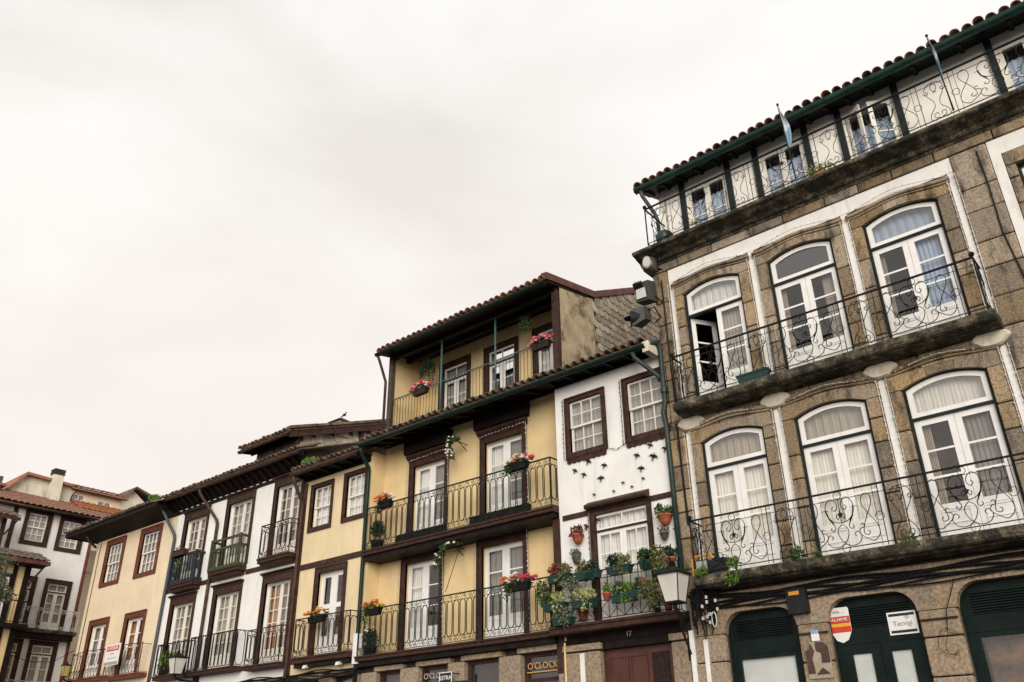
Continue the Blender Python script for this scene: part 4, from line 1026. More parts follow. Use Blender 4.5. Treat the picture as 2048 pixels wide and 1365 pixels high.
wood_balcony(-24.03,-22.52,7.24,8.17,-.30,'moss_wood',False,7.86)
slab(T, -21.50,-20.02,-.34,.02,7.09,7.23); put('balcony_apron', MB().ext([(.0,7.085),(-.26,7.085),(-.2,6.99),(.0,6.97)], -21.45,-20.06), 'brown_paint', T)
baluster_rail(T, -21.47,-20.04,7.24,8.18,-.30,0,'iron_rust',pitch=.10)
for x0, x1, z0, zr, m, bd in ((-26.31,-24.60,4.40,5.31,'iron',False), (-24.43,-22.05,4.40,5.35,'iron',False), (-21.53,-19.98,4.34,5.26,'iron_rust',True)):
    slab(T, x0-.03, x1+.03, -.34, .02, z0-.13, z0); baluster_rail(T, x0, x1, z0+.01, zr, -.30, 0, m, pitch=.105, bands=bd)
put('floor_band', MB().box(TLx,-26.36,-.025,0,6.98,7.12), 'brown_paint', T); put('floor_band', MB().box(-24.86,-24.06,-.025,0,6.98,7.12), 'brown_paint', T); put('floor_band', MB().box(-22.48,-21.54,-.025,0,6.98,7.12), 'brown_paint', T)
put('corner_board', MB().box(-20.06,-19.94,-.03,.02,4.0,9.65), 'brown_paint', T)
eave(T, -27.35, -19.80, 0, 9.70, .5, 10.06, m_gut='gutter_brown', rafters=.33, roof_to=3.2, slope=20)
pipe(T, [(-24.98,-.5,10.0),(-24.97,-.46,9.86),(-24.36,-.10,8.95),(-24.33,-.07,8.80),(-24.36,-.07,5.0),(-24.36,-.07,4.2)], .05, 'gutter_brown')
pipe(T, [(-27.34,-.5,9.98),(-27.34,-.46,9.84),(-26.86,-.10,8.90),(-26.86,-.07,8.75),(-26.98,-.07,4.8),(-27.0,-.07,4.2)], .05, 'pipe_grey')
ground_front(T, TLx, TRx, 4.0, [(-26.3,-25.2,3.84,'dark_room'), (-24.2,-23.1,3.84,'oxide_door'), (-21.9,-21.0,3.84,'oxide_door'), (-20.75,-20.15,3.84,'dark_room')])
# attic dormer of the townhouse, its cheek hung with pale slates
DX0 = fp(478,908,0)[0]+.3; DX1, DY0, SL = -21.50, .48, .351
def dz(y): return 11.12+y*SL          # roof height over depth
put('dormer_wall', MB().box(DX0, DX1, DY0, DY0+.1, 10.2, dz(DY0)), 'grey_timber', T)
for i in range(2): put('dormer_window', MB().frame(DX0+.25+1.0*i, DX0+1.0+1.0*i, 10.50, 11.10, .08, DY0-.03, DY0+.02), 'brown_paint', T)
eave(T, DX0-.30, DX1+.30, DY0, 11.18, .0, 11.10, m_gut='gutter_brown', rafters=.4, roof_to=1.0, slope=19)
put('dormer_cheek', MB().add([(DX1+.02,DY0,9.9),(DX1+.02,6.5,9.9),(DX1+.02,6.5,dz(6.5)),(DX1+.02,DY0,dz(DY0))], [(0,1,2,3)]), 'mortar', T)
def slope_box(x0, x1, y0, y1, lo, hi, m, name):
    put(name, MB().add([(x0,y0,dz(y0)+lo),(x1,y0,dz(y0)+lo),(x1,y1,dz(y1)+lo),(x0,y1,dz(y1)+lo),(x0,y0,dz(y0)+hi),(x1,y0,dz(y0)+hi),(x1,y1,dz(y1)+hi),(x0,y1,dz(y1)+hi)], [(0,3,2,1),(4,5,6,7),(0,1,5,4),(1,2,6,5),(2,3,7,6),(3,0,4,7)]), m, T)
slope_box(DX0-.3, DX1+.34, .05, 6.6, .06, .13, 'tile_old', 'dormer_roof'); slope_box(DX1+.26, DX1+.31, .1, 6.5, -.14, .055, 'brown_paint', 'verge_board')
for i in range(12): slope_box(DX1+.20+random.uniform(-.02,.02), DX1+.42, .02+i*.5, .02+i*.5+.52, .135, .20+random.uniform(0,.03), 'tile_old', 'verge_tile')
for yy in (.55, 3.1): put('cheek_post', MB().box(DX1+.03, DX1+.15, yy-.07, yy+.07, 10.0, dz(yy)-.02), 'brown_paint', T)
psl = scale_mesh(.30, .42, 'slate', 'slate_pale'); r_ = 0; z = 10.2
while z < 13.0:
    yy = .80+(.15 if r_%2 else 0)
    while yy < 6.3:
        if z+.38 < dz(yy) and z > 9.9+yy*.25:
            o = bpy.data.objects.new('slate', psl); COL.objects.link(o); o.parent = T; b = T['base']; o.matrix_parent_inverse = Matrix.Translation((-b[0],-b[1],-b[2]))
            o.rotation_euler = (-.11, random.uniform(-.05,.05), PI/2); o.location = (DX1+.05+random.uniform(0,.006), yy, z)
        yy += .305
    z += .25; r_ += 1
put('timber_board', MB().box(-20.25,-20.17,.05,1.7,10.12,10.52), 'grey_timber', T)
put('chimney', MB().box(-21.75,-21.35,2.1,2.5,11.7,12.22), 'old_plaster', T)
put('chimney_cap', MB().add([(-21.86,1.98,12.22),(-21.24,1.98,12.22),(-21.24,2.62,12.22),(-21.86,2.62,12.22),(-21.55,2.3,12.42)], [(0,3,2,1),(0,1,4),(1,2,4),(2,3,4),(3,0,4)]), 'tile_old', T)

# ================================================================== CREAM HOUSE
C = house('cream_house', 'cream house with red-brown window surrounds and deep brown eave', (-29.8, 0, 0))
CL, CR = -32.62, -26.95
cw_ = [(-31.63,-30.56,7.96,9.32), (-29.16,-28.05,7.94,9.32)]; cd = [(-31.78,-30.63,4.72,6.49), (-29.23,-28.12,4.68,6.45)]
house_shell(C, CL, CR, 0, 9.72, 0, 7, cw_+cd, 'cream_plaster')
for o in cw_: window(C, o, 0, 'sash', 'redbrown_paint', .155, 'white_paint', 4, 2, 'curtain_grey', cwt=.19, cwb=.15, edge=.045, bar=.024, depth=.05)
for i, o in enumerate(cd): window(C, o, 0, 'leaves', 'redbrown_paint', .135, 'white_paint', 1, 3, 'curtain_grey' if i == 0 else 'halves', sill=False, cwt=.18, base=.45, edge=.06, bar=.03, depth=.12, name='balcony_door', cur2=('curtain_amber',None))
def net_rail(x0, x1, z0, z1, y):
    """curved iron rail with interlaced diagonal rods"""
    fr = MB(); n = 12
    def top(t): return z1-.05*(2*t-1)**2
    fr.tube([(x0+(x1-x0)*i/n, y, top(i/n)) for i in range(n+1)], .014, 5); bar(fr, (x0,y,z0+.03), (x1,y,z0+.03), .012)
    for xe in (x0, x1): bar(fr, (xe,y,z0), (xe,y,z1), .014); bar(fr, (xe,y,z1-.05), (xe,0,z1-.05), .012); bar(fr, (xe,y,z0+.03), (xe,0,z0+.03), .010)
    R = put('railing', fr, 'iron_rust', C); b = MB(); k = int((x1-x0)/.20)
    for i in range(k):
        xa = x0+(x1-x0)*i/k; w_ = (x1-x0)/k
        for s in (0, 1):
            P = [(xa+w_*(1.4*t if s == 0 else 1-1.4*t), z0+.03+(z1-z0-.08)*t) for t in [j/8 for j in range(9)]]
            b.tube([(min(max(u+.03*math.sin(v*14),x0),x1), y, v) for u, v in P], .0065, 4)
        b.tube([(a,y,c) for a, c in circ(xa+w_*.5, z0+.22, .07, 10)], .006, 4, True)
    put('lattice', b, 'iron_rust', R)
for x0, x1, z0, zr in ((-32.08,-29.85,4.69,5.56), (-29.60,-27.32,4.62,5.53)):
    slab(C, x0-.03, x1+.03, -.33, .02, z0-.12, z0, 'redbrown_paint'); net_rail(x0, x1, z0, zr, -.30)
put('eave_board', MB().add([(CL-1.02,-.80,9.86),(CR-.05,-.80,9.86),(CR-.05,.0,9.60),(CL,.0,9.60),(CL-1.02,6,9.86),(CL,6,9.60)], [(0,1,2,3),(4,0,3,5)]), 'dark_timber', C)
rf = MB(); e = .0
rf.add([(CL-1.08,-.86,9.93),(CR-.03,-.86,9.93),(CR-.03,3.2,11.2),(CL+2.6,3.2,11.2),(CL-1.08,7,9.93),(CL+2.6,7,11.2)], [(0,1,2,3),(4,0,3,5),(3,2,5)]); put('roof', rf, 'tile_old', C)
put('fascia', MB().box(CL-1.04,CR-.05,-.83,-.80,9.80,9.92), 'dark_timber', C); put('fascia', MB().box(CL-1.05,CL-1.02,-.80,6,9.80,9.92), 'dark_timber', C)
tile_row(C, CL-1.1, CR-.35, -.90, 9.93, .195, math.radians(17), 'tile_old')
put('corner_cable', MB().tube([(CL+.28,-.015,9.55),(CL+.25,-.015,4.8),(CL+.25,-.015,2.5)], .012, 5), 'gutter_brown', C)
pipe(C, [(CL+.12,-.55,9.78),(CL+.12,-.45,9.62),(CL+.05,-.08,9.40)], .045, 'gutter_brown')
# ================================================================== CORNER HOUSE (its front is square to the row)
KX = -36.5
KF = ((KX,0,0), PI/2)      # facade frame: local x = world y, local -y = world +x
K = house('corner_house', 'white corner house with dark window surrounds and red tiled roof', (-1.2, 0, 0), KF)
KL, KR = -1.84, 1.40
kw = [(-1.25,-.52,10.16,11.26), (.12,.85,10.11,11.20)]; kd = [(-1.29,-.55,6.84,8.65), (.09,.83,6.84,8.65), (-1.27,-.53,4.2,6.30), (.02,.80,4.2,6.30)]
house_shell(K, KL, KR, 0, 11.55, 0, 7, kw+kd, 'white_plaster')
for o in kw: window(K, o, 0, 'sash', 'brown_paint', .16, 'white_paint', 3, 2, 'curtain_beige', cwt=.17, cwb=.17, edge=.05, bar=.028)
for o in kd: window(K, o, 0, 'leaves', 'brown_paint', .15, 'white_paint', 1, 3, 'curtain_beige', sill=False, cwt=.16, base=.34, transom=.34, edge=.05, bar=.03, name='balcony_door')
put('corner_board', MB().box(KR-.10, KR+.03, -.03, .10, 3.0, 11.0), 'redbrown_paint', K); put('corner_board', MB().box(KL-.02, KL+.12, -.03, .05, 8.8, 11.4), 'brown_paint', K)
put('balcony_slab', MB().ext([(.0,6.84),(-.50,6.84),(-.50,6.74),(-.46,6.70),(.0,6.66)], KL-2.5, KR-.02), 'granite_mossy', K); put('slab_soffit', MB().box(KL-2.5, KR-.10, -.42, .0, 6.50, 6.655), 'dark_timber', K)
put('balcony_slab', MB().ext([(.0,4.16),(-.50,4.16),(-.50,4.06),(-.46,4.02),(.0,3.98)], KL-2.5, KR-.02), 'granite_mossy', K)
for z0, z1 in ((6.86,7.60),(4.18,4.96)): baluster_rail(K, KL-2.4, KR-.06, z0, z1, -.46, 0, 'white_cable', pitch=.19, left=False, r=.007)
put('soffit', MB().ext([(.0,11.36),(-.50,11.34),(-.52,11.40),(.0,11.46)], KL-4, KR+.1), 'dark_timber', K); put('gutter', MB().tube([(KL-4,-.53,11.42),(KR+.15,-.53,11.36)], .06, 8), 'dark_timber', K)
def tiled_roof(h, x0, x1, y0, z0, y1, z1, m, pitch=.24, row=.36, name='roof'):
    """a roof slope of overlapping barrel tiles, one relief surface with stepped rows"""
    n = int((x1-x0)/pitch)*6; L_ = math.hypot(y1-y0, z1-z0); k = int(L_/row); mb = MB(); a = math.atan2(z1-z0, y1-y0); ny, nz = -math.sin(a), math.cos(a)
    for r in range(k):
        V = []; j = random.uniform(-.03,.03)
        for t, lift in ((r/k, .035), ((r+1.12)/k, .0)):
            for i in range(n+1):
                x = x0+(x1-x0)*i/n; b = .055*abs(math.sin(PI*(x-x0)/pitch+j))**.7+lift+random.uniform(-.006,.006)
                V.append((x, y0+(y1-y0)*t+ny*b, z0+(z1-z0)*t+nz*b))
        mb.add(V, [(i,i+1,n+2+i,n+1+i) for i in range(n)])
        mb.add([(V[i][0],V[i][1]-ny*.03,V[i][2]-nz*.03) for i in range(n+1)]+[V[i] for i in range(n+1)], [(i,i+1,n+2+i,n+1+i) for i in range(n)])
    put(name, MB().ext([(y0,z0-.02),(y1,z1-.02),(y1,z1-.08),(y0,z0-.08)], x0, x1), m, h)
    return put('roof_tiles', mb, m, h, kind='stuff')
tiled_roof(K, KL-4, KR+2.6, -.58, 11.42, 2.6, 12.66, 'tile_red')
# raised back part with a chimney and a window strip under a second roof
RB = 2.5
put('raised_wall', MB().poly([(-1.45,12.3),(1.15,12.3),(1.15,13.35),(-.88,13.46),(-1.42,12.66)], RB, RB+.2), 'grimy_white', K)
put('raised_roof', MB().poly([(-1.52,12.62),(-.90,13.44),(1.25,13.33),(1.25,13.44),(-.93,13.56),(-1.60,12.68)], RB-.25, RB+3), 'tile_red', K)
ck = put('chimney', MB().box(.12,.56,RB-.35,RB+.05,12.3,13.68), 'grimy_white', K)
cm = MB()
for i in range(4): cm.box(.10,.58,RB-.37,RB+.07,13.70+.07*i,13.735+.07*i)
for x in (.14,.50): cm.box(x,x+.05,RB-.33,RB+.03,13.68,13.95)
put('chimney_cap', cm, 'grey_timber', ck)
sw_ = [(1.22,1.78,12.84,13.12), (2.40,3.02,12.76,13.04)]
mb = wall_sheet(MB(), 1.15, 3.45, 12.3, 13.32, RB, sw_, .15); put('strip_wall', mb, 'cream_plaster', K)
for a, b, c, d in sw_:
    W = put('strip_window', MB().frame(a, b, c, d, .04, RB+.02, RB+.08).box((a+b)/2-.02, (a+b)/2+.02, RB+.025, RB+.075, c, d), 'white_paint', K); pane(a+.04, (a+b)/2-.02, c+.04, d-.04, RB+.05, W); pane((a+b)/2+.02, b-.04, c+.04, d-.04, RB+.05, W); curtain(W, a, b, c, d, RB+.12, 'curtain_grey' if a < 2 else 'curtain_beige')
put('strip_eave', MB().ext([(RB+.1,13.30),(RB-.30,13.22),(RB-.32,13.32),(RB+.1,13.40)], 1.10, 3.60), 'flashing', K)
tiled_roof(K, 1.05, 3.65, RB-.35, 13.32, RB+1.6, 13.95, 'tile_red', name='strip_roof')
tiled_roof(K, 1.15, 4.3, RB-1.3, 12.16, RB-.02, 12.80, 'tile_red', name='lower_roof')
pipe(K, [(1.30,RB-.25,13.24),(1.18,RB-.1,13.02),(1.16,RB-.05,12.75)], .03, 'flashing')
# neighbour further left, seen only at the frame's edge
K2 = house('left_house', 'plain white house adjoining the corner house under its red tiled eave', (-4.0, .1, 0), KF)
house_shell(K2, -6.2, KL-.02, 0, 11.5, .05, 6, [], 'white_plaster'); put('chimney', MB().box(-2.6,-2.07,1.5,2.0,11.8,12.9), 'tile_old', K2); put('chimney_cap', MB().box(-2.75,-1.9,1.4,2.1,12.50,12.60), 'tile_red', K2)
K3 = house('gable_house', 'small white gabled house with a mossy roof behind the cream eave', (5.6, 5.5, 0), KF)
put('wall', MB().poly([(4.75,0),(6.6,0),(6.6,13.9),(5.36,14.80),(4.75,14.15)], 5.5, 8), 'grimy_white', K3)
put('window', MB().box(6.05,6.55,5.46,5.52,13.55,14.2), 'dark_room', K3)
put('roof', MB().add([(4.55,5.2,14.05),(5.36,5.2,14.95),(5.36,8.2,14.95),(4.55,8.2,14.05),(7.4,5.2,14.35),(7.4,8.2,14.35)], [(0,1,2,3),(1,4,5,2)]).add([(4.55,5.2,13.97),(5.36,5.2,14.85),(5.36,8.2,14.85),(4.55,8.2,13.97),(7.4,5.2,14.25),(7.4,8.2,14.25)], [(3,2,1,0),(2,5,4,1)]).add([(4.55,5.2,13.97),(5.36,5.2,14.85),(7.4,5.2,14.25),(7.4,5.2,14.35),(5.36,5.2,14.95),(4.55,5.2,14.05)], [(0,1,4,5),(1,2,3,4)]), 'tile_old', K3)
K4 = house('back_house', 'pale back building seen in the gap beside the cream house', (2.1, 3.0, 0), KF)
put('wall', MB().box(1.3,3.2,3.0,5,0,10.9), 'cream_plaster', K4); put('cornice', MB().box(1.3,3.2,2.9,3.0,9.9,10.05), 'grimy_white', K4)

# ================================================================== TIMBER HOUSE AT THE LEFT EDGE
FX = -34.5
FF = ((FX,0,0), PI/2)
Fh = house('timber_house', 'yellow timber framed house with mossy pent roof before the corner house', (-3.0, 0, 0), FF)
house_shell(Fh, -6.5, -1.50, 0, 8.75, 0, 1.9, [(-2.9,-2.10,6.66,8.3),(-2.9,-2.05,4.4,6.1)], 'yellow_plaster')
for o in ((-2.9,-2.10,6.66,8.3),(-2.9,-2.05,4.4,6.1)): window(Fh, o, 0, 'leaves', 'dark_timber', .09, 'white_paint', 1, 3, 'curtain_grey', sill=False, base=.3, edge=.05, name='balcony_door')
put('corner_post', MB().box(-1.66,-1.46,-.06,.12,4.0,8.72), 'dark_timber', Fh); put('post', MB().box(-2.06,-1.92,-.05,.05,4.0,8.72), 'dark_timber', Fh)
put('balcony_slab', MB().box(-6.5,-1.30,-.55,.0,6.50,6.64), 'dark_timber', Fh)
fr = MB(); bar(fr, (-6.4,-.5,7.42), (-1.32,-.5,7.42), .03); bar(fr, (-6.4,-.5,6.70), (-1.32,-.5,6.70), .02)
R = put('railing', fr, 'dark_timber', Fh); b_ = MB()
for i in range(44): bar(b_, (-6.3+i*.115,-.5,6.66), (-6.3+i*.115,-.5,7.42), .010)
put('balusters', b_, 'iron', R)
tiled_roof(Fh, -6.5, -1.13, -.75, 8.86, .55, 9.36, 'tile_old', name='pent_roof')
put('pent_fascia', MB().box(-6.5,-1.11,-.80,-.75,8.72,8.86), 'flashing', Fh); put('pent_soffit', MB().ext([(.0,8.72),(-.75,8.74),(-.75,8.84),(.0,8.86)], -6.5,-1.13), 'dark_timber', Fh)
put('brace', MB().tube([(-1.18,-.5,8.76),(-1.50,-.05,8.02)], .035, 5), 'brown_paint', Fh)
house_shell(Fh, -6.5, -2.55, 8.9, 10.5, .5, 1.4, [(-3.75,-2.90,9.35,10.2)], 'white_plaster', name='upper_wall')
window(Fh, (-3.75,-2.90,9.35,10.2), .5, 'sash', 'brown_paint', .10, 'white_paint', 3, 2, 'curtain_beige', edge=.045)
put('upper_post', MB().box(-2.70,-2.55,.44,.55,8.95,10.45), 'brown_paint', Fh); put('upper_brace', MB().tube([(-2.32,.05,10.38),(-2.55,.44,9.85)], .03, 5), 'brown_paint', Fh)
tiled_roof(Fh, -6.5, -2.28, -.05, 10.45, 1.2, 10.95, 'tile_old', name='upper_roof'); put('upper_fascia', MB().box(-6.5,-2.27,-.10,-.05,10.34,10.46), 'brown_paint', Fh)

# ================================================================== THINGS ON THE HOUSES
RNG = random.Random(11)
def flower_box(px, py, off, wd, cols, label, name='flower_box', planter='planter_brown', hgt=.15, leaf='leaf_dark', trail=0, group='flower boxes on the yellow balconies', dep=.16, n=40):
    """trough hung on a rail; px, py is the middle of its front"""
    x, z = fp(px, py, off); t = thing(name, label, 'flower box', (x, -off+dep/2, z-hgt/2), 0, group)
    w2, d2 = wd/2, dep/2
    put('planter', MB().add([(-w2*.88,-d2*.8,0),(w2*.88,-d2*.8,0),(w2*.88,d2*.8,0),(-w2*.88,d2*.8,0),(-w2,-d2,hgt),(w2,-d2,hgt),(w2,d2,hgt),(-w2,d2,hgt)], [(0,3,2,1),(0,1,5,4),(1,2,6,5),(2,3,7,6),(3,0,4,7),(4,5,6,7)]).frame(-w2-.01, w2+.01, hgt-.02, hgt+.004, .012, -d2-.008, d2+.008) , planter, t)
    lf = MB().leaves((0,0,hgt+.05), (w2*1.02,d2*1.3,.10), 150, .085, RNG)
    if trail: lf.leaves((-w2*.7,-d2,hgt-.12), (w2*.35,.06,trail), 90, .07, RNG, hang=.6)
    put('foliage', lf, leaf, t)
    for k, c in enumerate(cols):
        fl = MB(); a, b = -1+2*k/len(cols), -1+2*(k+1)/len(cols)
        if len(cols) > 2: a, b = a-.3, b+.3
        for _ in range(max(6, n//len(cols))):
            fx = RNG.uniform(a,b)*w2*1.2; r = RNG.uniform(.032,.052); cx, cy, cz = fx, RNG.uniform(-1.4,.8)*d2, hgt+.04+RNG.uniform(0,.17)*(1.2-abs(fx)/w2*.5)
            fl.ball((cx,cy,cz), r, 1, 1, .75, 7, 4)
            for q in range(5): fl.ball((cx+r*.75*math.cos(q*1.26), cy+r*.75*math.sin(q*1.26), cz+r*.15), r*.55, 1, 1, .6, 5, 3)
        put('flowers', fl, 'petal_'+c, t)
    return t
flower_box(837,783,-.22,.52,['pink','rose','white','pink'],'brown box of pink flowers on the loggia rail beside the timber post')
flower_box(1078,691,-.22,.55,['rose','pink','rose','pink'],'brown box of pink flowers on the loggia rail beside the stained wall')
flower_box(766,1009,.30,.46,['orange','orange','white'],'dark box of orange and white flowers at the pipe end of upper balcony', planter='basket_black', trail=.18)
flower_box(1030,933,.30,.62,['white','orange','white','pink'],'twin dark baskets of white and crimson flowers on upper balcony rail', planter='basket_black', leaf='leaf_green', trail=.10)
flower_box(741,1224,.30,.52,['orange','orange','yellow'],'dark box of orange flowers at the pipe end of lower balcony', planter='basket_black', leaf='leaf_green', trail=.34)
flower_box(1031,1174,.30,.66,['orange','white','pink','pink'],'dark baskets of white and magenta flowers on lower balcony rail', planter='basket_black', leaf='leaf_green', trail=.24)
flower_box(629,1239,.38,.62,['orange','yellow','orange','white'],'box of orange and cream flowers on the narrow house balcony', planter='basket_black', group='flower boxes on the yellow balconies')
flower_box(360,1107,.36,.62,['white'],'brown wooden planter box on the blue wooden balcony', planter='brown_paint', n=5, group=None) if False else None
x, z = fp(360,1107,.36); t = thing('planter_box', 'brown wooden trough with a sparse plant on the blue balcony', 'planter', (x,-.36,z-.10))
put('trough', MB().frame(-.36,.36,0,.2,.02,-.09,.09).box(-.35,.35,-.085,.085,.0,.16), 'brown_paint', t); put('foliage', MB().leaves((-.2,0,.28),(.12,.06,.12),24,.07,RNG).leaves((.1,-.05,-.25),(.2,.06,.22),60,.06,RNG,hang=.5), 'leaf_olive', t)
x, z = fp(324,1342,.22); t = thing('potted_plant', 'bushy green pot plant behind the plain iron balcony rail', 'plant', (x,-.15,4.41))
put('pot', MB().lathe(0,0,[(.10,0),(.14,.2),(.15,.22)],12), 'planter_brown', t, True); put('foliage', MB().leaves((0,0,.42),(.24,.20,.28),420,.10,RNG,up=.5), 'leaf_fresh', t)

def hanging_basket(px, py, off, label, r, trail, leaf, group):
    x, z = fp(px, py, off); t = thing('hanging_basket', label, 'hanging basket', (x,-off,z), 0, group)
    put('bowl', MB().lathe(0,0,[(r*.35,-r*.75),(r*.8,-r*.45),(r,0),(r*1.02,.015)],14), 'basket_black', t, True)
    ch = MB()
    for k in range(3): ch.tube([(r*math.cos(k*2.1),r*math.sin(k*2.1),0),(0,0,.5)], .005, 4)
    put('chains', ch, 'iron', t)
    lf = MB().leaves((0,0,.06),(r*1.05,r*1.05,.10),150,.06,RNG)
    for k in range(9):
        a = k*.7; l = trail*RNG.uniform(.5,1.1); lf.leaves((r*1.05*math.cos(a),r*1.05*math.sin(a),-l*.45),(.045,.045,l*.55),int(46*l/.4),.055,RNG,hang=.8)
    put('foliage', lf, leaf, t)
hanging_basket(856,729,-.62,'black bowl basket with trailing ivy by the loggia end wall',.17,.50,'leaf_dark','hanging baskets in the loggia')
hanging_basket(1051,643,-.62,'leafy green basket hung above the pink flowers of the loggia',.15,.42,'leaf_green','hanging baskets in the loggia')
def garland(px, py, pts, label, nfl):
    """trailing bunch of cloth flowers on an iron wall bracket; pts are pixel way-points of the trail"""
    P = [fp(a, b, .05) for a, b in pts]; x, z = fp(px, py, -.30); t = thing('flower_garland', label, 'garland', (x,.40,z))
    put('bracket', MB().tube([(0,.02,0),(0,-.42,.0),(0,-.45,.05)], .012, 5).tube([(0,.0,-.16),(0,-.30,-.0)], .010, 4), 'iron', t)
    lf = MB(); fl = MB()
    for (a, b), (c, d) in zip(P, P[1:]):
        for k in range(5):
            u = k/5; q = (a+(c-a)*u-x, -.45+RNG.uniform(-.03,.03), b+(d-b)*u-z); lf.leaves(q, (.085,.07,.08), 22, .075, RNG, hang=.5)
            if RNG.random() < nfl:
                for _ in range(3): fl.ball((q[0]+RNG.uniform(-.09,.09), q[1]-.06+RNG.uniform(-.04,.04), q[2]+RNG.uniform(-.07,.07)), RNG.uniform(.022,.036), 1, 1, .8, 6, 4)
    put('foliage', lf, 'leaf_green', t); put('flowers', fl, 'petal_white', t)
garland(928,888,[(916,876),(903,878),(897,892),(901,906),(903,916)],'garland of small white flowers on a bracket above upper balcony',.45)
garland(921,1096,[(915,1082),(895,1084),(884,1100),(876,1118),(870,1140)],'long trailing garland of white flowers on bracket above lower balcony',.32)
single('stay_wire', MB().tube([(fp(919,1097,.1)[0],-.1,fp(919,1097,.1)[1]),(fp(891,1185,.2)[0],-.2,fp(891,1185,.2)[1])], .008, 4), 'iron', 'thin iron stay rod slanting from garland bracket to lower rail', 'rod')
def topiary(px, py, zb, label, leaf, fl):
    x, z = fp(px, py, .05); t = thing('topiary', label, 'topiary', (x,-.05,zb), 0, 'clipped ball plants on the balconies')
    put('pot', MB().lathe(0,0,[(.14,0),(.17,.2),(.18,.22)],12), 'basket_black', t, True)
    put('foliage', MB().leaves((0,0,z-zb),(.20,.18,.22),900,.055,RNG), leaf, t)
    if fl:
        f = MB()
        for _ in range(16): f.ball((RNG.uniform(-.15,.15),RNG.uniform(-.17,.05),z-zb+.21+RNG.uniform(-.08,.08)), .03, 1, 1, .8, 6, 4)
        put('flowers', f, 'petal_white', t)
topiary(756,1058,6.77,'round clipped evergreen ball on the upper yellow balcony','leaf_dark',False)
topiary(741,1276,4.22,'round evergreen ball with pale flowers on the lower yellow balcony','leaf_dark',True)

# planters and pots of the white house
def zz(a, b): return 1060+a/4.964, 1090+b/4.964
PG = 'green plant troughs on the white house balcony'
def trough(a, b, c, d, leaf, leaf2, label, up=.3, red=False):
    px0, py0 = zz((a+b)/2, (c+d)/2); off = .46; x, z = fp(px0, py0, off); x0 = fp(*zz(a,(c+d)/2), off)[0]; x1 = fp(*zz(b,(c+d)/2), off)[0]; wd = (x1-x0)*.98; h = .15
    t = thing('plant_trough', label, 'planter', (x,-off+.02,z-h/2), 0, PG); w2 = wd/2
    put('trough', MB().add([(-w2*.9,-.075,0),(w2*.9,-.075,0),(w2*.9,.075,0),(-w2*.9,.075,0),(-w2,-.095,h),(w2,-.095,h),(w2,.095,h),(-w2,.095,h)], [(0,3,2,1),(0,1,5,4),(1,2,6,5),(2,3,7,6),(3,0,4,7),(4,5,6,7)]).box(-w2-.01,w2+.01,-.105,.105,h-.03,h-.002).box(-w2*.95,w2*.95,-.092,.09,h*.45,h*.52), 'planter_green', t)
    put('foliage', MB().leaves((-w2*.45,0,h+.09),(w2*.55,.11,.13),170,.085,RNG,up=up), leaf, t); put('foliage', MB().leaves((w2*.45,-.02,h+.07),(w2*.55,.12,.13),170,.08,RNG,up=up).leaves((w2*.3,-.11,h*.4),(w2*.5,.03,.12),40,.07,RNG,hang=.5), leaf2, t)
    if red:
        f = MB()
        for _ in range(9): f.ball((RNG.uniform(-w2,w2),-.06,h+.12+RNG.uniform(0,.08)), .025, 1, 1, .8, 6, 4)
        put('flowers', f, 'petal_pink', t)
trough(185,410,295,380,'leaf_red','leaf_olive','green trough with russet rosettes on the rail corner by the yellow house')
trough(460,690,262,340,'leaf_olive','leaf_dark','green trough of dark succulents on the rail, second from the yellow house')
trough(770,1000,210,285,'leaf_dark','leaf_olive','green trough of trailing leaves on the rail in front of the balcony door')
trough(1095,1215,155,240,'leaf_green','leaf_dark','short green trough of dark leaves on the rail beside the lantern')
trough(140,360,588,652,'leaf_green','leaf_pale','low green trough hung outside the rail corner with yellow-green plants')
trough(415,650,550,625,'leaf_pale','leaf_pale','low green trough of striped spider plants hung on the rail',up=.9)
trough(235,425,735,790,'leaf_grey','leaf_grey','lowest green trough with grey trailing plant at the slab edge')
trough(815,1060,490,565,'leaf_green','leaf_fresh','dark trough overgrown with bright trailing leaves at mid rail')
trough(1050,1180,450,525,'leaf_dark','leaf_olive','small trough with red blooms at mid rail',red=True)
def pot(px, py, off, r, h, leaf, label, n=160, sz=.085, spread=1.2, wall=False, m='terracotta', up=.4, hang=0, group='flower pots of the white house'):
    x, z = fp(px, py, off); t = thing('flower_pot', label, 'flower pot', (x,-off,z-h/2), 0, group)
    if wall:
        V = [(.30*r,0),(.75*r,h*.35),(r,h*.85),(r*1.08,h*.87),(r*1.08,h)]
    else: V = [(.68*r,0),(.95*r,h*.78),(1.08*r,h*.80),(1.08*r,h)]
    put('pot', MB().lathe(0,0,V,16), m, t, True)
    put('foliage', MB().leaves((0,0,h+.07),(r*spread,r*spread,.11),n,sz,RNG,up=up).leaves((0,-r,h*.6),(r,.05,.12),int(n*hang),sz,RNG,hang=.6), leaf, t)
q8 = lambda a, b: (1100+a/3.793, 740+b/3.793)
pot(*q8(212,1288),.12,.125,.20,'leaf_red','terracotta wall pot with dry reddish plant beside the door frame',90,.10,wall=True)
pot(*q8(873,1140),.12,.14,.21,'leaf_green','terracotta wall pot with green succulents below the brown band',120,.09,wall=True)
pot(*q8(870,1265),.12,.09,.16,'leaf_grey','small grey wall pot with wispy plant near the granite corner',60,.07,wall=True,m='grey_metal')
x, z = fp(*zz(460,105),.08); t = thing('wall_planter', 'stone textured wall planter of tiny succulents below the russet pot', 'planter', (x,-.08,z-.14)); put('basin', MB().lathe(0,0,[(.03,-.05),(.07,0),(.095,.08),(.10,.20)],9), 'grey_green_metal', t, True); put('foliage', MB().leaves((0,-.03,.21),(.11,.10,.06),90,.05,RNG), 'leaf_grey', t)
